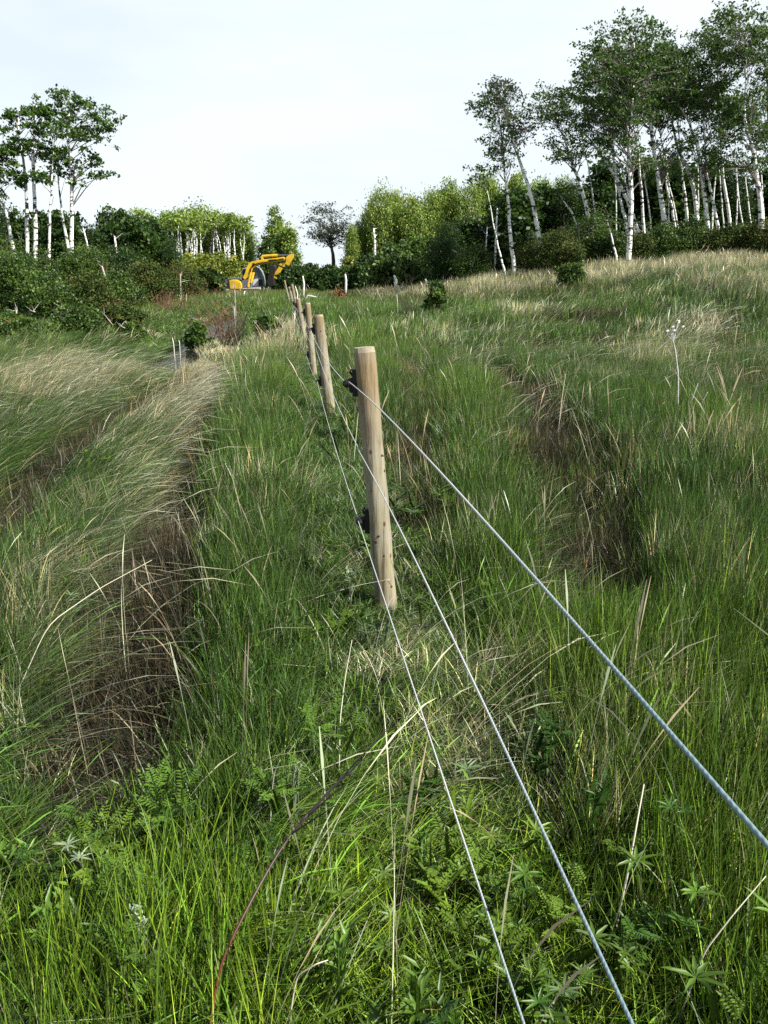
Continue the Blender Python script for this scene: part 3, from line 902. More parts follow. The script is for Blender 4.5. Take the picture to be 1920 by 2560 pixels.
row('leafy_tree', 'dark green tree in the shaded wood edge behind the left birches', 'tree', 'shaded trees behind the left birches',
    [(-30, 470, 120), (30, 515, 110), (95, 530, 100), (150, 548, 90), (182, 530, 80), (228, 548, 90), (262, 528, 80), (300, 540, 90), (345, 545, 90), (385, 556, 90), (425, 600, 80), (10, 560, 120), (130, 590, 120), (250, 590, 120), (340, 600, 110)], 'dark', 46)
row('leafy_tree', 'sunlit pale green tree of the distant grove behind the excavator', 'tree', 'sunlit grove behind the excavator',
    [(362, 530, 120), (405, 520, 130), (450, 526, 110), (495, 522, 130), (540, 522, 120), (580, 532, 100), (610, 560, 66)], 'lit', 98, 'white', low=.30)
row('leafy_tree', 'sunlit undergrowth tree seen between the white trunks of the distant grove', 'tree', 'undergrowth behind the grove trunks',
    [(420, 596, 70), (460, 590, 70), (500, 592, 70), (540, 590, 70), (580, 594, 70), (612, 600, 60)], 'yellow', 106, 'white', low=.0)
GW = 'white trunks of the sunlit grove'
grng = np.random.default_rng(77)
for k, u in enumerate(sorted(grng.uniform(415, 612, 40))):
    l1, l2 = grng.normal(0, 4), grng.normal(0, 7)
    birch_tree('thin white birch trunk in the sunlit distant grove', float(grng.uniform(85, 97)), [(u + l2 * .3, 690), (u, 640), (u + l1, 600), (u + l1 + l2, 565)], [(u + l1 + l2, 560 - grng.uniform(0, 12), 16, 16)], grng.uniform(.07, .15), 70, 'lit', .15, seed=300 + k, group=GW, nbr=6)
plant('leafy_tree', 'dense sunlit tree alone in the gap above the excavator boom', 'tree', 685, 516, 95, 74, 'lit', None, 5, 'white', True)
plant('leafy_tree', 'lower right companion of the sunlit tree above the excavator boom', 'tree', 722, 560, 93, 66, 'lit', None, 6, 'white', True)
plant('leafy_tree', 'left lower shoulder tree beside the sunlit tree above the boom', 'tree', 668, 580, 92, 50, 'mid', None, 7, 'white', True)
row('yellow_shrub', 'yellow green shrub growing left of the excavator', 'shrub', 'yellow green shrubs left of the excavator',
    [(468, 640, 70), (505, 630, 74), (545, 634, 66), (440, 652, 60), (525, 655, 60), (580, 642, 60), (612, 652, 50), (420, 640, 60)], 'yellow', 72, 'dark', False)
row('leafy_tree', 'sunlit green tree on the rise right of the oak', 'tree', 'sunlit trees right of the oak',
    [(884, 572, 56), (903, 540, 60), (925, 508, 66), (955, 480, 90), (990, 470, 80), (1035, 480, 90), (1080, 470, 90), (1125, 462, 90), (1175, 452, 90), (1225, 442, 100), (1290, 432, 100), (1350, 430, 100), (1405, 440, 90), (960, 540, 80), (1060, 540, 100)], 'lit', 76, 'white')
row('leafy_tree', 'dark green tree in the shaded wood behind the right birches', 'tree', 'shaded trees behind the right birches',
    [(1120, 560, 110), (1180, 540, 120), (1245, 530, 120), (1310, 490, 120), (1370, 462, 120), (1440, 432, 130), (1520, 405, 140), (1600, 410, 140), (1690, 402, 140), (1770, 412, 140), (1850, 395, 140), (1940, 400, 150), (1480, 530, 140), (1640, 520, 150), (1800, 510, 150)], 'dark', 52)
row('hedge_shrub', 'dark round shrub of the low belt beneath the oak', 'shrub', 'low dark shrubs beneath the oak',
    [(705, 668, 60), (735, 662, 60), (775, 660, 64), (815, 668, 64), (860, 665, 64), (900, 650, 64), (940, 640, 70)], 'dark', 66, 'dark', False)
plant('hedge_shrub', 'bright yellow green shrub at the foot of the oak', 'shrub', 880, 645, 74, 60, 'yellow', None, 8, 'dark', False)

# bushes in front of the right wood: each its own
RS = 'leafy shrubs along the right wood edge'
for k, (u, vt, dy, wp, kd, lab) in enumerate([
    (975, 615, 50, 110, 'mid', 'green shrub at the left end of the right thicket'),
    (1045, 600, 48, 120, 'mid', 'green shrub second from the left end of the right thicket'),
    (1110, 595, 45, 120, 'dark', 'dark shrub just left of the thin leaning birch stem'),
    (1190, 610, 43, 110, 'mid', 'green shrub behind the thin leaning birch stem'),
    (1390, 575, 37, 130, 'olive', 'large brownish green rounded shrub below the strongly leaning birch'),
    (1325, 600, 40, 100, 'olive', 'olive shrub between the slim birches and the large brownish shrub'),
    (1470, 545, 39, 130, 'mid', 'tall green shrub left of the widest birch trunk'),
    (1535, 575, 38, 100, 'mid', 'green shrub with thin pale stems left at the widest trunk foot'),
    (1600, 590, 38, 110, 'olive', 'olive shrub right at the widest birch foot'),
    (1660, 560, 39, 110, 'mid', 'green shrub under the thick leaning birch'),
    (1725, 545, 39, 110, 'mid', 'upright shrub between the thick and the bent topped birch'),
    (1790, 575, 39, 120, 'olive', 'olive green shrub right of the bent topped birch foot'),
    (1855, 560, 39, 120, 'mid', 'green shrub left of the birch near the right edge'),
    (1925, 550, 38, 130, 'olive', 'shrub cut by the right edge under the dense birch'),
    (1425, 610, 35, 80, 'olive', 'small low shrub in front of the large brownish one'),
]):
    plant('shrub', lab, 'shrub', u, vt, dy, wp, kd, RS, 20 + k, 'grey' if k % 3 == 0 else 'dark', False)
plant('shrub', 'small lone bush standing in the grass at the right middle', 'shrub', 1430, 660, 31, 70, 'mid', None, 40, 'dark', False, leaf=.05, dens=.3)
plant('sapling', 'leafy green sapling beside bare dark twigs right of the fence', 'sapling', 1092, 696, 27, 60, 'mid', None, 41, 'dark', False, leaf=.05, dens=.22)

# left thicket, near
LS = 'shrubs of the left thicket'
for k, (u, vt, dy, wp, kd, lab) in enumerate([
    (20, 640, 27, 170, 'mid', 'broad green shrub at the left edge below the leftmost birch'),
    (120, 690, 26, 160, 'mid', 'green shrub in front of the white birch bases on the left'),
    (215, 690, 27, 150, 'olive', 'olive shrub below the rightmost tall birch of the left group'),
    (290, 680, 29, 150, 'mid', 'green shrub right of the left birch group'),
    (370, 655, 34, 130, 'olive', 'darker olive shrub in the middle of the left thicket'),
    (450, 655, 40, 120, 'olive', 'brownish green shrub left of the yellow shrubs'),
    (520, 675, 46, 100, 'olive', 'low olive shrub at the excavator tracks, left side'),
    (30, 790, 19.5, 150, 'mid', 'low yellow green bush over the white stumps at the left edge'),
    (175, 765, 21, 170, 'mid', 'low tangled shrub above the fallen pale branches'),
    (300, 768, 23, 150, 'olive', 'low dark shrub above the left ditch end'),
    (90, 620, 33, 150, 'mid', 'green shrub behind the white birch bases'),
    (210, 610, 34, 150, 'mid', 'tall leafy shrub right behind the rightmost left birch'),
    (305, 620, 36, 140, 'dark', 'dark tall shrub backing the left thicket'),
    (-20, 590, 33, 150, 'mid', 'tall green shrub partly off the left edge'),
]):
    plant('shrub', lab, 'shrub', u, vt, dy, wp, kd, LS, 50 + k, 'brown' if k % 2 else 'dark', False)
plant('leafy_weed', 'bright green leafy weed clump by the water of the ditch', 'plant', 495, 806, 21, 60, 'mid', None, 70, 'dark', False, leaf=.05, dens=.4)
for k, (u, vt, dy, wp, lab) in enumerate([(250, 840, 21.5, 60, 'low green weed patch at the ditch end on the left'), (330, 835, 22, 70, 'low green weed patch just left of the ditch water'), (660, 790, 19, 60, 'low green weed clump left of the far fence posts')]):
    plant('leafy_weed', lab, 'plant', u, vt, dy, wp, 'mid', None, 71 + k, 'dark', False, leaf=.045, dens=.35)

# bare brush: dead twiggy shrubs with upright branching stems
def brush(label, u, vt, dy, wpx, n_, m, group=None, seed=0, rad=.012, lean=0):
    rng = np.random.default_rng(900 + seed)
    top = at(u, vt, dy); g = float(terrain(top[0], dy)); h_ = top[2] - g; w_ = wpx * dy / 1998.
    mb = MB()
    for _ in range(n_):
        x0, y0 = rng.normal(0, w_ * .16, 2)
        x1 = x0 + rng.normal(lean * h_, w_ * .22); y1 = y0 + rng.normal(0, w_ * .2)
        hh = h_ * rng.uniform(.55, 1.05); r = rad * rng.uniform(.6, 1.3)
        p0 = np.array([x0, y0, -.05]); p2 = np.array([x1, y1, hh]); p1 = (p0 + p2) / 2 + rng.normal(0, .05, 3)
        mb.tube([p0, p1, p2], [r, r * .7, r * .25], 4, cap=False)
        for _k in range(7):
            t = rng.uniform(.25, .95); q0 = p0 + (p2 - p0) * t
            q1 = q0 + np.array([rng.normal(0, .25), rng.normal(0, .2), rng.uniform(.1, .4)]) * h_ * .6
            mb.tube([q0, q1], [r * .45, r * .15], 3, cap=False)
    mb.build('bare_brush', m, None, loc=(top[0], dy, g), label=label, category='brush', group=group)


brush('dead brown twiggy bush over the ditch, left of the fence', 545, 740, 22, 150, 34, brownwood, seed=1, rad=.011)
brush('dark leaning brush on the bank right beside the ditch water', 565, 775, 19, 80, 26, darkbark, seed=2, rad=.011, lean=.3)
brush('reddish bare brush below the excavator tracks', 590, 722, 44, 120, 40, brownwood, seed=3, rad=.02)
brush('brown bare brush left of the excavator', 480, 705, 40, 110, 36, brownwood, seed=4, rad=.018)
brush('brown dead bush in the middle of the left thicket', 300, 750, 25, 80, 26, brownwood, seed=5)
brush('tall thin dark twigs standing right of the fence in the meadow', 1015, 690, 26, 50, 14, darkbark, seed=6, rad=.009)
brush('bare twigs beside the lone bush at the right middle', 1400, 690, 33, 50, 10, darkbark, seed=7, rad=.01)
brush('thin reddish brush behind the ditch bush', 420, 725, 31, 130, 34, brownwood, seed=8, rad=.013)


def stick(name, label, cat, pix, dy, rad, m, group=None, seed=0, dy2=None, twigs=0):
    rng = np.random.default_rng(seed + 50)
    P = [at(u, v, dy + (dy2 - dy) * i_ / (len(pix) - 1) if dy2 else dy) for i_, (u, v) in enumerate(pix)]
    base = P[0].copy()
    g = float(terrain(base[0], base[1]))
    base = np.array([base[0], base[1], min(base[2], g)]) if base[2] > g else base
    if P[0][2] > g:
        P[0][2] = g - .05
    mb = MB()
    L_ = [p - base for p in P]
    rr = list(np.linspace(rad, rad * .45, len(L_)))
    mb.tube(L_, rr, 7)
    for _ in range(twigs):
        t = rng.uniform(.3, .95); k_ = int(t * (len(L_) - 1)); q0 = L_[k_] + (L_[min(k_ + 1, len(L_) - 1)] - L_[k_]) * (t * (len(L_) - 1) - k_)
        q1 = q0 + np.array([rng.normal(0, .16), rng.normal(0, .16), rng.uniform(.05, .3)]) * min(1.0, np.linalg.norm(L_[-1] - L_[0]))
        mb.tube([q0, q1], [rad * .28, rad * .08], 4, cap=False)
    return mb.build(name, m, None, smooth=True, loc=tuple(base), label=label, category=cat, group=group)


SW = 'pale splintered stumps and sticks in the clearing'
for k, (pix, dy, rad, m, lab) in enumerate([
    ([(862, 672 + 30), (865, 700), (863, 685)], 48, .09, whitewood, 'white broken stub standing above the root pile'),
    ([(756, 724), (760, 710), (757, 690)], 45, .07, whitewood, 'forked white splinter just right of the far fence posts'),
    ([(738, 742), (744, 735), (738, 715)], 30, .03, whitewood, 'white stick leaning right by the straight far post'),
    ([(755, 741), (770, 738), (792, 743)], 38, .06, whitewood, 'pale log lying in the grass right of the far posts'),
    ([(989, 713), (990, 700), (985, 688)], 42, .11, whitewood, 'thick bright white stump in the middle of the clearing'),
    ([(1064, 712), (1067, 705), (1063, 697)], 42, .09, whitewood, 'short pale stump right of the thick white one'),
    ([(1241, 690), (1241, 684)], 38, .07, whitewood, 'tiny white stump at the foot of the leaning birch stem'),
    ([(995, 770), (993, 750), (992, 735)], 26, .02, greybark, 'pale dead stalk beneath the thick white stump'),
    ([(685, 765), (668, 748), (652, 735)], 46, .05, greybark, 'leaning pale pole in front of the excavator bucket'),
    ([(612, 765), (608, 745), (612, 728)], 42, .05, whitewood, 'white sapling stub below the excavator tracks'),
    ([(648, 756), (665, 757), (700, 760)], 40, .07, whitewood, 'yellowish log lying right below the excavator'),
]):
    stick('wood_stub', lab, 'dead wood', pix, dy, rad, m, SW, k)
WL = 'white stumps at the left edge'
for k, (pix, dy, rad, lab) in enumerate([
    ([(8, 890), (7, 870), (4, 855)], 19.0, .035, 'white stump nearest the left edge of the field'),
    ([(27, 890), (25, 872), (22, 858)], 19.2, .035, 'second pale stump from the left edge, upright'),
    ([(36, 892), (34, 868), (28, 853)], 19.0, .04, 'tallest white stump of the cluster at the left edge'),
    ([(38, 886), (37, 864), (39, 856)], 19.5, .03, 'thin white splinter beside the tallest left stump'),
    ([(102, 882), (98, 862), (97, 838)], 20, .03, 'thin forked pale stem right of the left stumps'),
    ([(144, 880), (145, 860), (145, 848)], 20, .035, 'single short white stump in the grass left of the ditch'),
    ([(436, 878), (434, 860), (431, 844)], 18, .012, 'pale stick rising left of the ditch water'),
    ([(448, 870), (449, 858), (447, 850)], 18.5, .010, 'small pale stick next to the ditch water stick'),
]):
    stick('stump', lab, 'stump', pix, dy, rad, whitewood, WL, 20 + k, twigs=0)
FB = 'fallen pale branches under the left thicket'
for k, (pix, dy, dy2, rad, lab) in enumerate([
    ([(70, 828), (100, 838), (135, 855)], 21, 20, .03, 'long fallen branch dipping right under the left thicket'),
    ([(82, 832), (110, 830), (132, 834)], 21.5, 21.2, .025, 'level fallen branch crossing the long one'),
    ([(118, 818), (135, 822), (153, 828)], 22.4, 22, .028, 'short fallen branch just above the crossing pair'),
    ([(60, 772), (75, 776), (88, 780)], 24, 23.5, .03, 'short pale log caught in the left shrubs'),
    ([(236, 755), (260, 785), (282, 812)], 22.2, 22, .022, 'bare stick slanting down through the left shrubs'),
    ([(288, 812), (300, 815), (312, 820)], 21.6, 21.3, .03, 'short pale branch at the end of the slanting stick'),
    ([(463, 790), (480, 795), (492, 800)], 27, 26.5, .03, 'pale branch lying in the brown brush above the ditch'),
]):
    stick('fallen_branch', lab, 'branch', pix, dy, rad, greybark, FB, 40 + k, dy2=dy2, twigs=4)
DS = 'thin dead trunks in the left thicket'
for k, (pix, dy, rad, m, lab) in enumerate([
    ([(226, 690), (223, 640), (217, 605), (208, 570)], 35, .055, birch, 'thin white forked stem right of the left birch group'),
    ([(290, 640), (289, 610), (286, 590)], 40, .07, whitewood, 'short white forked snag high in the dark left trees'),
    ([(266, 710), (262, 690), (255, 665)], 33, .06, greybark, 'broken grey snag leaning left in the left thicket'),
    ([(450, 745), (451, 710), (451, 685)], 38, .05, greybark, 'upright grey snag left of the excavator'),
    ([(588, 768), (587, 735), (586, 712)], 27, .025, greybark, 'thin pale stalk standing over the ditch brush'),
    ([(587, 800), (586, 780), (585, 765)], 22, .018, greybark, 'thin stalk at the right end of the ditch brush'),
    ([(158, 820), (155, 790), (153, 765)], 22.5, .03, greybark, 'grey dead stem among the low left shrubs'),
    ([(42, 805), (41, 785), (42, 770)], 23, .035, greybark, 'short grey stem at the left low shrub'),
    ([(935, 625), (937, 600), (934, 570)], 62, .13, birch, 'white trunk piece at the left end of the right wood'),
    ([(1213, 640), (1216, 600), (1218, 565)], 46, .05, birch, 'pale short trunk left of the thin leaning birch stem'),
    ([(1238, 630), (1240, 590), (1243, 520)], 44, .07, birch, 'pale trunk directly behind the thin leaning stem'),
]):
    stick('snag', lab, 'snag', pix, dy, rad, m, DS if k < 8 else 'pale trunks at the right wood edge', 60 + k, twigs=6)

# uprooted root plate, rust brown
def rootpile(label, u, v, dy, wpx, hpx, seed):
    rng = np.random.default_rng(seed)
    c = at(u, v, dy); g = float(terrain(c[0], dy)); w_ = wpx * dy / 1998.; h_ = max(.5, hpx * dy / 1998.)
    mb = MB()
    for _ in range(60):
        a = rng.uniform(0, math.pi); r = rng.uniform(.3, 1)
        p0 = np.array([rng.normal(0, w_ * .12), rng.normal(0, .3), h_ * rng.uniform(0, .5)])
        p2 = np.array([math.cos(a) * w_ * .55 * r, rng.normal(0, .4), abs(math.sin(a)) * h_ * r + .03])
        mb.tube([p0, (p0 + p2) / 2 + rng.normal(0, .12, 3), p2], [.05, .04, .012], 5)
    mb.build('root_pile', mat('rust_roots', (.13, .045, .028), .9, .1, 5, (.20, .09, .05)) if 'rust_roots' not in bpy.data.materials else bpy.data.materials['rust_roots'], None, loc=(c[0], dy, max(g, c[2] - h_)), label=label, category='roots')


rootpile('rust brown uprooted root tangle in the clearing right of the far posts', 848, 735, 42, 70, 48, 3)
rootpile('small reddish root heap in the brush left of the excavator', 370, 762, 40, 42, 20, 4)
rootpile('reddish brush heap on the ground below the excavator bucket', 690, 725, 56, 50, 14, 5)

# ------------------------------------------------------------------ grass, as ground cover
def wind(u, v):
    """lean of the stand, 0 upright .. 1 flattened to the right, by where on the ground it grows"""
    return 0


def blades(seed, n_, rad, h_, w_, seg, lean, curl, windx, hv=.35, straw=.06, droop=.3, seedhead=0., yellow=.15):
    rng = np.random.default_rng(seed)
    r = rad * np.sqrt(rng.uniform(0, 1, n_)); a = rng.uniform(0, 2 * math.pi, n_)
    bx, by = r * np.cos(a), r * np.sin(a)
    az = rng.uniform(0, 2 * math.pi, n_)
    ln = np.abs(rng.normal(0, lean, n_))
    hx = np.cos(az) * ln + windx * rng.uniform(.7, 1.3, n_); hy = np.sin(az) * ln + windx * .15 * rng.normal(0, 1, n_)
    cx = np.cos(az) * curl * rng.uniform(0, 1, n_) + windx * .8 * rng.uniform(.4, 1.2, n_); cy = np.sin(az) * curl * rng.uniform(0, 1, n_)
    H_ = h_ * rng.uniform(1 - hv, 1 + hv, n_)
    t = np.linspace(0, 1, seg + 1)[None, :]
    horx = hx[:, None] * t + cx[:, None] * t ** 2
    hory = hy[:, None] * t + cy[:, None] * t ** 2
    hor = np.hypot(horx, hory)
    z = t * (1 - .25 * np.minimum(hor, 1.4) * t) - droop * .2 * t ** 3 * hor
    nrm = 1 / np.sqrt(1 + hor[:, -1:] ** 2 * .55)
    PX = bx[:, None] + horx * H_[:, None] * nrm; PY = by[:, None] + hory * H_[:, None] * nrm; PZ = z * H_[:, None] * nrm
    wa = rng.uniform(0, math.pi, n_)
    prof = np.minimum(1, (1 - t) ** .7 * 1.25) * (0.65 + .35 * np.minimum(1, t * 3)) 
    W = w_ * rng.uniform(.6, 1.4, n_)[:, None] * prof * .5
    if seedhead > 0:
        sh = (rng.uniform(0, 1, n_) < seedhead)[:, None]
        W = np.where(sh, w_ * .5 * (.35 + 1.5 * ((t > .8) & (t < .99))), W)
    dx = np.cos(wa)[:, None] * W; dy = np.sin(wa)[:, None] * W
    A = np.stack([PX - dx, PY - dy, PZ], -1); B = np.stack([PX + dx, PY + dy, PZ], -1)
    V_ = np.stack([A, B], 2).reshape(n_, (seg + 1) * 2, 3)
    idx = np.arange(seg)[:, None] * 2 + np.array([0, 1, 3, 2])[None, :]
    F_ = (np.arange(n_)[:, None, None] * (seg + 1) * 2 + idx[None]).reshape(-1, 4)
    c = np.ones((n_, 3)) * np.clip(np.exp(rng.normal(-.08, .50, (n_, 1))), .3, 2.6)
    c[:, 0] *= rng.uniform(.8, 1.25, n_)
    isy = rng.uniform(0, 1, n_) < yellow
    c[isy] *= np.array([1.7, 1.45, 1.1])
    iss = rng.uniform(0, 1, n_) < straw
    c[iss] = rng.uniform(.55, 1.35, (iss.sum(), 1))
    c = np.concatenate([c, iss[:, None] * 1.0], 1)
    cc = np.repeat(c[:, None, :], (seg + 1) * 2, 1)
    tt = np.repeat(t.ravel(), 2)[None, :, None]
    cc = cc * (1 + tt * np.array([.45, .36, .20, 0]))  # tips yellower by nature, lightened further to imitate sun on them
    return V_.reshape(-1, 3), F_, cc.reshape(-1, 4)


grassm = leafmat('grass_blade', instancer=True, rough=.42, trans=.20, spec=.42)
herbm = leafmat('herb_leaf', instancer=True, rough=.42, trans=.30, spec=.4)


def variants(prefix, lst, m):
    col = bpy.data.collections.new(prefix)
    for k, (V_, F_, c_) in enumerate(lst):
        me = mesh_np('blades', V_, F_, c_)
        me.materials.append(m)
        o = bpy.data.objects.new('%s_%03d' % (prefix, k), me)
        col.objects.link(o)
    return col


def scatter(name, label_kind, pts, rot, scl, idx, tint, col):
    me = bpy.data.meshes.new(name)
    n_ = len(pts)
    me.vertices.add(n_); me.vertices.foreach_set('co', np.asarray(pts, np.float32).ravel())
    for nm, ty, arr in (('rot', 'FLOAT_VECTOR', rot), ('scl', 'FLOAT_VECTOR', scl)):
        at_ = me.attributes.new(nm, ty, 'POINT'); at_.data.foreach_set('vector', np.asarray(arr, np.float32).ravel())
    at_ = me.attributes.new('idx', 'INT', 'POINT'); at_.data.foreach_set('value', np.asarray(idx, np.int32))
    c4 = np.ones((n_, 4), np.float32); c4[:, :3] = tint
    at_ = me.attributes.new('tint', 'FLOAT_COLOR', 'POINT'); at_.data.foreach_set('color', c4.ravel())
    o = link(name, me, None, None, kind='stuff', label=label_kind, category='grass' if 'herb' not in name else 'plants')
    ng = bpy.data.node_groups.new(name + '_nodes', 'GeometryNodeTree')
    ng.interface.new_socket('Geometry', in_out='INPUT', socket_type='NodeSocketGeometry')
    ng.interface.new_socket('Geometry', in_out='OUTPUT', socket_type='NodeSocketGeometry')
    N = ng.nodes.new
    gi = N('NodeGroupInput'); go = N('NodeGroupOutput'); ip = N('GeometryNodeInstanceOnPoints'); ci = N('GeometryNodeCollectionInfo')
    ci.inputs['Collection'].default_value = col
    ci.inputs['Separate Children'].default_value = True
    ci.inputs['Reset Children'].default_value = True
    def na(nm, ty):
        x = N('GeometryNodeInputNamedAttribute'); x.data_type = ty; x.inputs['Name'].default_value = nm
        return x
    ar = na('rot', 'FLOAT_VECTOR'); as_ = na('scl', 'FLOAT_VECTOR'); ai = na('idx', 'INT')
    e2r = N('FunctionNodeEulerToRotation')
    ip.inputs['Pick Instance'].default_value = True
    lk = ng.links.new
    lk(gi.outputs[0], ip.inputs['Points']); lk(ci.outputs[0], ip.inputs['Instance']); lk(ai.outputs[0], ip.inputs['Instance Index'])
    lk(ar.outputs[0], e2r.inputs[0]); lk(e2r.outputs[0], ip.inputs['Rotation']); lk(as_.outputs[0], ip.inputs['Scale'])
    lk(ip.outputs[0], go.inputs[0])
    md = o.modifiers.new('scatter', 'NODES'); md.node_group = ng
    return o


def wedge(n_, y0, y1, slope=.56, marg=2.3, bias=1.0):
    n_ = int(n_ * (slope * y1 + marg) / (slope * y1 + 1.0))
    y = y0 + (y1 - y0) * R.uniform(0, 1, n_ * 2) ** (1 / bias)
    half = slope * y + marg
    keep = R.uniform(0, 1, n_ * 2) < half / (slope * y1 + marg)
    y = y[keep]; half = half[keep]
    x = R.uniform(-1, 1, len(y)) * half
    return x, y


def ell(u, v, cu, cv, ru, rv, ang=0, soft=.5):
    c_, s_ = math.cos(math.radians(ang)), math.sin(math.radians(ang))
    du, dv = u - cu, v - cv
    a = (du * c_ + dv * s_) / ru; b = (-du * s_ + dv * c_) / rv
    d = np.hypot(a, b)
    return sm((1 + soft - d) / (soft * 2) )


def poly_w(u, v, pts):
    d, wd = segdist(u, v, pts)
    return sm(1.5 - d / (wd + 1e-6))


def fields(x, y):
    """what grows where: all read off the ground position of the tuft"""
    z = terrain(x, y)
    u, v = proj(x, y, base_h(x, y) + .12)
    n1 = fnoise(x * .9, y * .45, 21); n2 = fnoise(x * .35, y * .3, 31); n3 = fnoise(x * 2.5, y * 2.0, 41)
    t1d, t1w = segdist(x, y, TRACK1); t2d, t2w = segdist(x, y, TRACK2); rd, rw = segdist(x, y, RUT); r2d, r2w = segdist(x, y, RUT2)
    ditch, dw = segdist(x, y, DITCH)
    track = np.maximum.reduce([sm(1.7 - t1d / t1w), sm(1.7 - t2d / t2w), .62 * sm(1.6 - rd / rw) * sm((n3 - .25) * 4 + .3), .4 * sm(1.6 - r2d / r2w)])
    hollow = np.zeros_like(x)
    for (cu, cv, ru, rv, an) in ((1380, 1075, 70, 75, 20), (1030, 1130, 40, 60, 0), (1400, 815, 50, 15, 0), (1500, 812, 60, 14, 5), (1350, 870, 70, 24, 10), (1520, 880, 70, 26, 0),
                                 (1870, 965, 60, 26, 0), (1340, 980, 60, 20, 0), (1800, 860, 50, 50, 60), (280, 1750, 90, 130, 20), (260, 1930, 110, 70, 20), (370, 1560, 80, 120, 0), (1480, 1380, 80, 50, 0), (30, 1300, 90, 60, -20)):
        hollow = np.maximum(hollow, ell(u, v, cu, cv, ru, rv, an))
    straw = np.zeros_like(x)
    straw = np.maximum(straw, .9 * poly_w(u, v, [(930, 752, 10), (1100, 738, 16), (1330, 722, 18), (1500, 690, 24), (1920, 664, 30)]))
    for (cu, cv, ru, rv, an, s_) in ((505, 915, 100, 50, -30, 1.5), (400, 1010, 90, 60, -40, .55), (690, 870, 60, 30, -30, .6), (130, 960, 200, 50, -8, .5), (1830, 745, 110, 26, 10, .8), (1700, 830, 110, 30, -10, .45), (1300, 800, 60, 30, 0, .3),
                                     (1090, 860, 50, 12, -40, .5), (1640, 900, 90, 40, -10, .35), (1000, 1560, 90, 60, -30, .7), (1150, 1800, 160, 190, 30, .55), (1400, 1900, 160, 120, 0, .35), (110, 1480, 200, 90, -35, .30), (40, 1720, 110, 100, -35, .25), (1850, 1170, 90, 40, 0, .4), (330, 1240, 130, 120, -50, .25)):
        straw = np.maximum(straw, s_ * ell(u, v, cu, cv, ru, rv, an))
    windy = np.clip(.15 + .55 * ell(u, v, 250, 1250, 340, 420, 20) + .7 * ell(u, v, 150, 1000, 420, 180, 0) + .55 * ell(u, v, 1500, 820, 520, 170, 0) + .3 * ell(u, v, 1150, 1750, 260, 300, 0), 0, 1) * (1 - .55 * ell(u, v, 700, 1350, 190, 420, 5))
    lush = ell(u, v, 960, 2500, 1300, 480, 0) * .9
    return dict(z=z, u=u, v=v, n1=n1, n2=n2, n3=n3, track=track, hollow=hollow, straw=straw, windy=windy, lush=lush, ditch=ditch / (dw + 1e-6))


G_DEEP = np.array((.018, .048, .007)); G_BLUE = np.array((.040, .082, .015)); G_YEL = np.array((.078, .148, .012)); G_STRAW = np.array((.30, .30, .215)); G_TAN = np.array((.14, .105, .058)); G_BRN = np.array((.022, .018, .009))


def mixc(a, b_, t):
    return a * (1 - t[:, None]) + b_ * t[:, None]


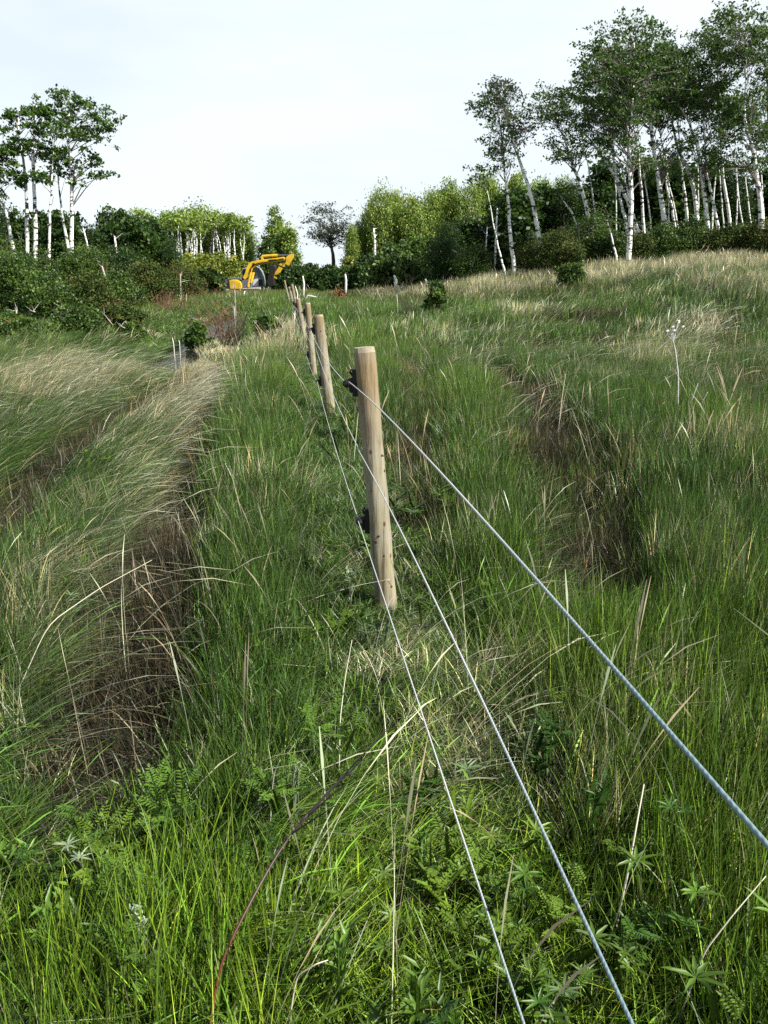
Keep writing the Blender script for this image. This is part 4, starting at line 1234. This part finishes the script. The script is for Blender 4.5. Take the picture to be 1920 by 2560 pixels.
def grass_layer(name, label, n_, y0, y1, h_, setU, setW, setM, scale_h=1.0, bias=1.0, dens_thresh=1.0):
    x, y = wedge(n_, y0, y1, bias=bias)
    f = fields(x, y)
    keep = (R.uniform(0, 1, len(x)) > np.clip(.80 * f['track'] ** 1.5 + .40 * f['hollow'], 0, .74)) & (f['ditch'] > 1.35)
    x, y = x[keep], y[keep]; f = {k: v_[keep] for k, v_ in f.items()}
    n_ = len(x)
    r = R.uniform(0, 1, n_)
    flat = np.clip(f['track'] * 1.0 + f['hollow'] * .55, 0, 1)
    nU, nW, nM = setU[1], setW[1], setM[1]
    windy = f['windy'] * (1 - .5 * flat)
    kind = np.where(r < flat * .62, 2, np.where(R.uniform(0, 1, n_) < windy * 1.05, 1, 0))
    idx = np.where(kind == 0, R.integers(0, nU, n_), np.where(kind == 1, nU + R.integers(0, nW, n_), nU + nW + R.integers(0, nM, n_)))
    yaw = np.where(kind == 0, R.uniform(0, 6.28, n_), R.normal(.30, .38, n_))
    yaw = np.where(kind == 2, R.normal(.25, .8, n_), yaw)
    rot = np.stack([R.normal(0, .07, n_), R.normal(0, .07, n_) + windy * .12, yaw], 1)
    hs = (.72 + .55 * f['n1'] + .2 * f['n3']) * (1 - .45 * flat) * R.uniform(.75, 1.2, n_) * scale_h
    hs *= 1 + .30 * np.minimum(1.3, f['straw'])
    fd = np.abs(x - np.interp(y, [0, 3.6, 9.1, 13.6, 18.6, 40], [.3, 0, -.66, -1.2, -1.7, -4.6]))
    hs *= 1 - .66 * sm(1.5 - fd / .45)
    hs *= 1 - .5 * ell(x, y, .02, 3.25, .30, .45, 0)
    hs *= 1 - .40 * sm(2.4 - segdist(x, y, TRACK1)[0] / .22) * sm((7.5 - y) / 3)
    hs *= 1 - .72 * sm(2.2 - f['ditch'] / 2.2)
    ws = R.uniform(.85, 1.25, n_)
    scl = np.stack([ws, ws, hs], 1)
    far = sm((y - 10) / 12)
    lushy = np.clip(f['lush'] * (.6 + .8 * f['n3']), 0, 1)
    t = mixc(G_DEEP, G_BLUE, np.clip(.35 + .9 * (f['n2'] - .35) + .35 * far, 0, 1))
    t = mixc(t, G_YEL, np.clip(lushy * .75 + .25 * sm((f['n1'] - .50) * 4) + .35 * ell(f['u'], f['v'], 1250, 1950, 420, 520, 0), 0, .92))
    st = np.clip(f['straw'] * (.55 + .7 * f['n3']) + .10 * (f['n3'] > .62), 0, 1)
    isst = R.uniform(0, 1, n_) < st * .75
    t = mixc(t, G_STRAW, np.where(isst, .75, st * .22))
    tan = np.clip(flat * .8, 0, 1)
    t = mixc(t, np.where((R.uniform(0, 1, n_) < (.04 + f['n3'] * .16) * (1 + np.where(x < -1, 2.6, 1.0) * sm((y - 4.5) / 4)))[:, None], G_TAN, G_BRN * 1.3), np.where(R.uniform(0, 1, n_) < tan * .85, .85, tan * .25))
    rust = poly_w(f['u'], f['v'], [(330, 775, 20), (450, 745, 26), (600, 730, 22), (760, 735, 16), (900, 745, 18), (1080, 728, 12)]) + .7 * poly_w(f['u'], f['v'], [(1000, 775, 10), (1200, 752, 12), (1420, 735, 12), (1600, 722, 12)])
    t = mixc(t, np.array((.060, .046, .018)) + 0 * t, np.clip(rust, 0, 1) * .6 * R.uniform(0, 1, n_))
    t *= R.uniform(.75, 1.3, (n_, 1))
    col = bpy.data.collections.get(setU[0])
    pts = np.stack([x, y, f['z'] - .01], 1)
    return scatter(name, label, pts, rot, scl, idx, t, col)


def mkset(prefix, rad, n_, w_, seg, h_, seed, nU=6, nW=5, nM=3):
    lst = []
    for k in range(nU): lst.append(blades(seed + k, n_, rad, h_, w_, seg, .13, .22, .04, straw=.014, hv=.45))
    for k in range(nW): lst.append(blades(seed + 20 + k, n_, rad, h_ * 1.12, w_ * .85, seg, .22, .22, .55, straw=.055, seedhead=.06, hv=.5))
    for k in range(nM): lst.append(blades(seed + 40 + k, int(n_ * .9), rad * 1.3, h_ * .8, w_ * .8, seg, .9, .6, 1.6, straw=.08, hv=.6))
    variants(prefix, lst, grassm)
    return (prefix, nU), (prefix, nW), (prefix, nM)


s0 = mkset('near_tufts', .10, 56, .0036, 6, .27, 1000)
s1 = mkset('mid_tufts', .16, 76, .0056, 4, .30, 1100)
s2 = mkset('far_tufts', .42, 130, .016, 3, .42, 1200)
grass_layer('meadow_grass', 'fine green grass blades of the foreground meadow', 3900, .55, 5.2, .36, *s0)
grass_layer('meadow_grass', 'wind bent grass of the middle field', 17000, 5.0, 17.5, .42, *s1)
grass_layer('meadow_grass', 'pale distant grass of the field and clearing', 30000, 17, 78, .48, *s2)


# matted dead thatch and short dark stems lying in the wheel ruts and hollows
tl = []
for k in range(5):
    V_, F_, c_ = blades(1700 + k, 46, .15, .17, .0042, 4, 1.6, .9, .5, straw=.06, hv=.6, yellow=0)
    tl.append((V_, F_, c_))
for k in range(3):
    V_, F_, c_ = blades(1720 + k, 16, .12, .26, .0034, 4, .20, .15, .05, straw=.0, hv=.5, yellow=0)
    tl.append((V_, F_, c_))
variants('thatch', tl, grassm)
tx, ty = wedge(46000, 1.0, 15)
tf = fields(tx, ty)
tk = R.uniform(0, 1, len(tx)) < np.clip(tf['track'] * 1.1 + tf['hollow'] * .6, 0, 1) * np.where(ty < 5, 1, .5)
tk &= np.maximum(tf['track'], tf['hollow']) > .25
tx, ty = tx[tk], ty[tk]; tn = len(tx)
tcol = mixc(np.array((.013, .014, .0065)) + np.zeros((tn, 3)), np.array((.066, .058, .034)) + np.zeros((tn, 3)), R.uniform(0, 1, tn) ** 2.2)
tsc = R.uniform(.7, 1.2, tn)
scatter('dead_thatch', 'brown matted dead grass lying in the wheel ruts', np.stack([tx, ty, tf['z'][tk] + .005], 1), np.stack([R.normal(0, .1, tn), R.normal(0, .1, tn), R.uniform(0, 6.28, tn)], 1), np.stack([tsc, tsc, tsc], 1), R.integers(0, 8, tn), tcol, bpy.data.collections['thatch'])


# long straw stems, leaning right with the wind
def stemset(prefix, n_, rad, h_, w_, seed):
    lst = []
    for k in range(6):
        V_, F_, c_ = blades(seed + k, n_, rad, h_, w_, 6, .12, .12, .75 if k < 4 else .25, seedhead=.55, straw=0, hv=.4, yellow=0)
        lst.append((V_, F_, np.clip(c_[:, :3], .5, 1.6)))
    variants(prefix, lst, grassm)


stemset('straw_near', 5, .12, .55, .0036, 1500)
stemset('straw_mid', 9, .25, .75, .0065, 1520)
stemset('straw_far', 22, .5, .75, .014, 1540)


def straw_layer(name, label, prefix, n_, y0, y1, base_p):
    x, y = wedge(n_, y0, y1)
    f = fields(x, y)
    p = base_p + f['straw'] * 1.0 + .07 * f['windy']
    keep = (R.uniform(0, 1, len(x)) < p * (.3 + f['n3'])) & (f['ditch'] > 4)
    x, y = x[keep], y[keep]; f = {k: v_[keep] for k, v_ in f.items()}
    n_ = len(x)
    upright = R.uniform(0, 1, n_) > f['windy'] * 1.2 + .1
    idx = np.where(upright, R.integers(4, 6, n_), R.integers(0, 4, n_))
    yaw = np.where(upright, R.uniform(0, 6.28, n_), R.normal(.25, .35, n_))
    rot = np.stack([R.normal(0, .08, n_), R.normal(0, .08, n_), yaw], 1)
    s_ = R.uniform(.7, 1.2, n_)
    scl = np.stack([s_, s_, s_ * R.uniform(.8, 1.1, n_)], 1)
    t = mixc(G_STRAW * 1.05, G_TAN, R.uniform(0, .6, n_)) * R.uniform(.7, 1.25, (n_, 1))
    scatter(name, label, np.stack([x, y, f['z']], 1), rot, scl, idx, t, bpy.data.collections[prefix])


straw_layer('straw_stems', 'dry pale straw stems among the foreground grass', 'straw_near', 1400, .7, 5.2, .07)
straw_layer('straw_stems', 'dry pale straw stems leaning right over the middle field', 'straw_mid', 8000, 5, 18, .012)
straw_layer('straw_stems', 'bleached straw stems of the distant field', 'straw_far', 11000, 17, 60, .012)


# broad-leaved herbs
def herb_variant(seed, typ):
    rng = np.random.default_rng(seed)
    Vs = []; Fs = []; Cs = []; n0 = 0

    def leaf(p, d, up, ln, wd, c):
        nonlocal n0
        d = d / np.linalg.norm(d); s_ = np.cross(d, up); s_ /= np.linalg.norm(s_) + 1e-9; nn = np.cross(s_, d)
        pts = [p, p + d * ln * .35 + s_ * wd * .5 + nn * ln * .03, p + d * ln * .38 - nn * ln * .05, p + d * ln * .35 - s_ * wd * .5 + nn * ln * .03,
               p + d * ln * .75 + s_ * wd * .32 - nn * ln * .03, p + d * ln * .75 - s_ * wd * .32 - nn * ln * .03, p + d * ln - nn * ln * .14]
        Vs.extend(pts)
        for f_ in ((0, 1, 2, 2), ):
            pass
        Fs.extend([(n0, n0 + 1, n0 + 2), (n0, n0 + 2, n0 + 3), (n0 + 1, n0 + 4, n0 + 2), (n0 + 3, n0 + 2, n0 + 5), (n0 + 2, n0 + 4, n0 + 6), (n0 + 2, n0 + 6, n0 + 5)])
        Cs.extend([c] * 7); n0 += 7
    nst = {'pinnate': 4, 'palm': 2, 'upright': 3}[typ]
    for _ in range(nst):
        az = rng.uniform(0, 6.28); H_ = rng.uniform(.16, .34); ln = rng.uniform(.05, .3)
        base = np.array([rng.normal(0, .03), rng.normal(0, .03), 0])
        topp = base + np.array([math.cos(az) * ln * H_ * 2, math.sin(az) * ln * H_ * 2, H_])
        col = np.ones(3) * rng.uniform(.8, 1.3)
        # stem
        leaf(base, topp - base + 1e-3, np.array([.3, .9, .1]), np.linalg.norm(topp - base), .007, col * .8)
        if typ == 'pinnate':
            for j in range(5):
                a2 = rng.uniform(0, 6.28); el = rng.uniform(.2, .9)
                p = base + (topp - base) * rng.uniform(.4, 1)
                d = np.array([math.cos(a2), math.sin(a2), el]); d /= np.linalg.norm(d)
                L_ = rng.uniform(.07, .13); side = np.cross(d, [0, 0, 1]); side /= np.linalg.norm(side)
                leaf(p, d, np.array([0, 0, 1.]), L_, .004, col)
                for k_ in range(6):
                    q_ = p + d * L_ * (.25 + .75 * k_ / 6)
                    for sg in (-1, 1):
                        leaf(q_, side * sg + d * .5 + rng.normal(0, .1, 3), np.array([0, 0, 1.]), .032 * (1.1 - .07 * k_), .012, col * rng.uniform(.85, 1.2))
                leaf(p + d * L_, d, np.array([0, 0, 1.]), .03, .012, col)
        elif typ == 'palm':
            for j in range(9):
                a2 = j / 9 * 6.28 + rng.normal(0, .15)
                leaf(topp, np.array([math.cos(a2), math.sin(a2), rng.uniform(.1, .6)]), np.array([0, 0, 1.]), rng.uniform(.06, .10), .016, col * rng.uniform(.9, 1.2))
        else:
            for j in range(12):
                a2 = rng.uniform(0, 6.28); p = base + (topp - base) * (.2 + .8 * j / 12)
                leaf(p, np.array([math.cos(a2), math.sin(a2), rng.uniform(.3, 1.2)]), np.array([0, 0, 1.]), rng.uniform(.045, .09), .017, col * rng.uniform(.85, 1.2))
    return np.array(Vs), np.array(Fs), np.array(Cs)


hv = [herb_variant(2000 + k, ('pinnate', 'palm', 'upright')[k % 3]) for k in range(9)]
variants('herbs', hv, herbm)


def herb_layer(name, label, n_, y0, y1, thr, sc0):
    x, y = wedge(n_, y0, y1)
    f = fields(x, y)
    p = np.clip(.15 + f['lush'] * .75 + .25 * ell(f['u'], f['v'], 300, 2250, 420, 420, 0) + .1 * (f['n3'] > .6), 0, 1) * (.35 + .65 * sm((fnoise(x * 2.2, y * 2.2, 91) - .3) * 4))
    keep = (R.uniform(0, 1, len(x)) < p) & (f['track'] < .5) & (f['hollow'] < .3)
    x, y = x[keep], y[keep]; f = {k: v_[keep] for k, v_ in f.items()}; n_ = len(x)
    s_ = R.uniform(.75, 1.35, n_) * sc0
    t = mixc(np.array((.034, .085, .009)), np.array((.115, .185, .020)), R.uniform(0, 1, n_) ** 1.5)
    pale = R.uniform(0, 1, n_) < .06
    t[pale] = (.11, .17, .07)
    scatter(name, label, np.stack([x, y, f['z'] + .02], 1), np.stack([R.normal(0, .12, n_), R.normal(0, .12, n_), R.uniform(0, 6.28, n_)], 1), np.stack([s_, s_, s_], 1), R.integers(0, 9, n_), t, bpy.data.collections['herbs'])


herb_layer('meadow_herbs', 'broad leaved weeds mixed into the foreground grass', 1600, .6, 4.5, 0, .46)
herb_layer('meadow_herbs', 'scattered weeds in the middle field', 900, 4.3, 11, 0, .8)

# ------------------------------------------------------------------ single plants that stand out
def mesh_plant(name, label, cat, V_, F_, c_, loc, m, sc=1.0, rot=0, group=None, tilt=(0, 0)):
    o = link(name, mesh_np(name, V_, F_, c_), m, None, loc, label=label, category=cat, group=group)
    o.scale = (sc, sc, sc); o.rotation_euler = (tilt[0], tilt[1], rot)
    return o


herb1 = leafmat('fresh_leaf', (.085, .16, .02), rough=.4, trans=.3)
herb2 = leafmat('pale_leaf', (.19, .24, .14), rough=.5, trans=.2)
herb3 = leafmat('deep_leaf', (.035, .085, .013), rough=.4, trans=.3)
for k, (u, v, y_, typ, sc, m, nm, lab) in enumerate([
    (1650, 2170, 1.75, 'palm', 1.3, herb1, 'palmate_weed', 'star shaped weed with narrow radiating leaves at the lower right'),
    (1870, 2400, 1.55, 'palm', 1.5, herb1, 'palmate_weed', 'large star leaved weed in the bottom right corner'),
    (1720, 2030, 2.0, 'palm', 1.1, herb3, 'palmate_weed', 'dark star leaved weed under the top wire on the right'),
    (370, 2320, 1.7, 'upright', .7, herb2, 'pale_weed', 'white tipped cut leaf weed at the lower left'),
    (210, 2140, 2.0, 'palm', .9, herb2, 'pale_weed', 'pale spread leaf rosette above the left foreground weeds'),
    (735, 1950, 2.1, 'upright', .6, herb2, 'pale_weed', 'small white leaf tuft where the red stem crosses the grass'),
    (350, 2430, 1.6, 'pinnate', 1.1, herb1, 'feathery_weed', 'lush feather leaved weed near the bottom left'),
    (250, 2180, 1.9, 'pinnate', 1.1, herb1, 'feathery_weed', 'curled feathery weed left of the red stem'),
    (420, 1980, 2.3, 'pinnate', 1.3, herb1, 'feathery_weed', 'tall fern like weed left of the middle foreground'),
    (700, 1960, 2.3, 'pinnate', 1.1, herb1, 'feathery_weed', 'fern like weed just left of the lowest wire'),
    (820, 1790, 2.6, 'pinnate', 1.2, herb1, 'feathery_weed', 'bright feathery weed standing above the red stem top'),
    (1330, 1830, 2.4, 'pinnate', 1.2, herb3, 'feathery_weed', 'green fern like weed between the two upper wires'),
    (850, 2350, 1.7, 'upright', 1.3, herb1, 'leafy_weed', 'pale green broad leaf weed right of the red stem foot'),
    (1000, 2450, 1.6, 'upright', 1.2, herb1, 'leafy_weed', 'broad leaved weed left of the lowest wire at the bottom'),
    (40, 2050, 2.1, 'upright', 1.3, herb1, 'leafy_weed', 'leafy weed clump at the left edge of the foreground'),
    (100, 2330, 1.7, 'upright', 1.2, herb1, 'leafy_weed', 'bright leafy weed in the lower left corner area'),
    (1480, 1960, 2.1, 'upright', 1.0, herb3, 'leafy_weed', 'dark leafy weed right of the middle wire'),
    (880, 1400 + 30, 3.6, 'upright', 1.1, herb2, 'pale_weed', 'whitish curled weed left of the nearest post foot'),
]):
    V_, F_, c_ = herb_variant(3000 + k, typ)
    sc *= .40 if m is herb2 else {'palm': .48, 'pinnate': .45, 'upright': .50}[typ]
    top = V_[:, 2].max() * sc
    want = .30
    p = at_h(u, v, want * .8)
    g = float(terrain(p[0], p[1]))
    if top < want:      # stretch the stems only
        V_ = V_.copy(); V_[:, 2] += np.minimum(1, np.maximum(0, V_[:, 2]) / .12) * (want - top) / sc
    mesh_plant(nm, lab, 'weed', V_, F_, c_, (p[0], p[1], g), m, sc, k * 1.3, None)


def stalk(name, label, cat, pix, dys, rad, m, grp=None, extra=None):
    P = [at(u, v, d_) if d_ >= 1.0 else at_h(u, v, d_) for (u, v), d_ in zip(pix, dys)]
    g = float(terrain(P[0][0], P[0][1]))
    P[0][2] = min(P[0][2], g)
    base = P[0].copy(); mb = MB()
    # smooth
    arr = np.array(P) - base; ts = np.linspace(0, 1, len(arr)); tt = np.linspace(0, 1, 24)
    pts = np.stack([np.interp(tt, ts, arr[:, c]) for c in range(3)], 1)
    for _ in range(2):
        pts[1:-1] = (pts[:-2] + 2 * pts[1:-1] + pts[2:]) / 4
    mb.tube(pts, list(np.linspace(rad, rad * .45, 24)), 6)
    if extra:
        extra(mb, pts, rad)
    return mb.build(name, m, None, smooth=True, loc=tuple(base), label=label, category=cat, group=grp)


# red and orange arching stem of the foreground, dark thorny tip
redst = bpy.data.materials.new('red_stem'); redst.use_nodes = True
n = redst.node_tree; b = n.nodes['Principled BSDF']; b.inputs['Roughness'].default_value = .5
t = n.nodes.new('ShaderNodeTexCoord'); sx = n.nodes.new('ShaderNodeSeparateXYZ'); r_ = n.nodes.new('ShaderNodeValToRGB')
mrr = n.nodes.new('ShaderNodeMapRange'); mrr.inputs[2].default_value = .42
E_ = r_.color_ramp.elements
E_[0].position = 0; E_[0].color = (.20, .10, .03, 1); E_[1].position = 1; E_[1].color = (.03, .02, .02, 1)
for p_, c_ in ((.35, (.20, .09, .03, 1)), (.5, (.12, .035, .02, 1)), (.7, (.07, .015, .014, 1)), (.82, (.05, .02, .02, 1))):
    q_ = E_.new(p_); q_.color = c_
n.links.new(t.outputs['Object'], sx.inputs[0]); n.links.new(sx.outputs['Z'], mrr.inputs[0]); n.links.new(mrr.outputs[0], r_.inputs[0]); n.links.new(r_.outputs[0], b.inputs['Base Color'])


def thorns(mb, pts, rad):
    rng = np.random.default_rng(5)
    for k_ in range(46):
        t = rng.uniform(.25, 1); i_ = int(t * 22); p = pts[i_] + (pts[i_ + 1] - pts[i_]) * rng.uniform()
        d = rng.normal(size=3); d /= np.linalg.norm(d)
        mb.tube([p, p + d * (.008 + (t > .7) * .01)], [.0012, .0004], 4, cap=False)
    for k_ in range(5):
        p = pts[15 + k_ % 4]
        mb.tube([p, p + np.array([.05 + .02 * k_, .03 * (k_ - 2), .08 + .012 * k_]), p + np.array([.10 + .025 * k_, .04 * (k_ - 2), .13 + .018 * k_])], [.0022, .0016, .0006], 5, cap=False)


stalk('thorny_stem', 'arching red and orange thorny stem with a dark tip in the foreground', 'stem', [(490, 2545), (540, 2430), (590, 2325), (642, 2225), (696, 2130), (755, 2050), (830, 1970), (925, 1885)], [.20, .27, .32, .36, .39, .41, .43, .44], .0034, redst, None, thorns)


def seedhead(mb, pts, rad):
    e_ = pts[-1]
    for k_, (dx, dz, L_) in enumerate([(-.10, .10, 1), (-.04, .14, 1), (.02, .20, 1), (.08, .14, 1), (.0, .10, 1), (-.02, .06, 1), (.05, .18, 1)]):
        q_ = e_ + np.array([dx, .02 * (k_ - 3), dz])
        mb.tube([e_, (e_ + q_) / 2 + np.array([dx * .2, 0, 0]), q_], [.003, .0025, .002], 5, cap=False)
        mb.tube([q_ - np.array([.012, 0, .012]), q_, q_ + np.array([.02, 0, .012])], [.006, .013, .006], 6)


grw = mat('grey_stalk', (.50, .50, .50), .7, .2, 12, (.34, .33, .33))
stalk('dead_stalk', 'tall grey dead stalk with a branching white seed head in the right meadow', 'stalk', [(1697, 1085), (1694, 1030), (1696, 940), (1689, 880), (1683, 852)], [8.3] * 5, .011, grw, 'dead stalks in the right meadow', seedhead)
stalk('dead_stalk', 'bare dead stalk leaning right, just right of the seed head one', 'stalk', [(1715, 1080), (1720, 1030), (1735, 985), (1747, 953)], [8.2] * 4, .010, grw, 'dead stalks in the right meadow')
stalk('dead_stalk', 'rightmost leaning dead stalk of the three in the right meadow', 'stalk', [(1728, 1072), (1745, 1030), (1758, 1000), (1769, 980)], [8.1] * 4, .010, grw, 'dead stalks in the right meadow')
stalk('dead_stalk', 'thin pale bent stalk left of the seed head stalk', 'stalk', [(1530, 1080), (1535, 1050), (1548, 1022)], [8.6] * 3, .006, grw)
dry = mat('dry_stem', (.50, .46, .36), .7, .2)
for k, (pix, dys, lab) in enumerate([
    ([(700, 1510), (800, 1490), (900, 1462), (975, 1448)], [.05, .10, .16, .20], 'long dry grass stem crossing the foot of the nearest post'),
    ([(1540, 2270), (1570, 2180), (1590, 2070), (1610, 1960)], [.08, .18, .28, .36], 'pale broad dead blade below the top wire'),
    ([(1700, 2480), (1760, 2380), (1830, 2290), (1915, 2190)], [.08, .2, .28, .34], 'thin pale stem slanting to the right edge at the lower right'),
    ([(845, 1900), (850, 1800), (862, 1700), (880, 1600)], [.1, .22, .33, .44], 'thin white upright stem left of the lowest wire'),
    ([(670, 2050), (678, 1990), (686, 1930), (700, 1900)], [.12, .22, .32, .38], 'white grassy seed spike left of the red stem'),
    ([(700, 2470), (740, 2440), (790, 2410), (820, 2400)], [.2, .26, .3, .3], 'short pale stem lying right of the red stem foot'),
    ([(0, 1640), (120, 1560), (250, 1470), (380, 1400)], [.2, .3, .36, .4], 'long straw stem slanting up over the left track'),
]):
    stalk('dry_stem', lab, 'grass stem', pix, dys, .0020 if k != 1 else .0035, dry, 'single dry stems')
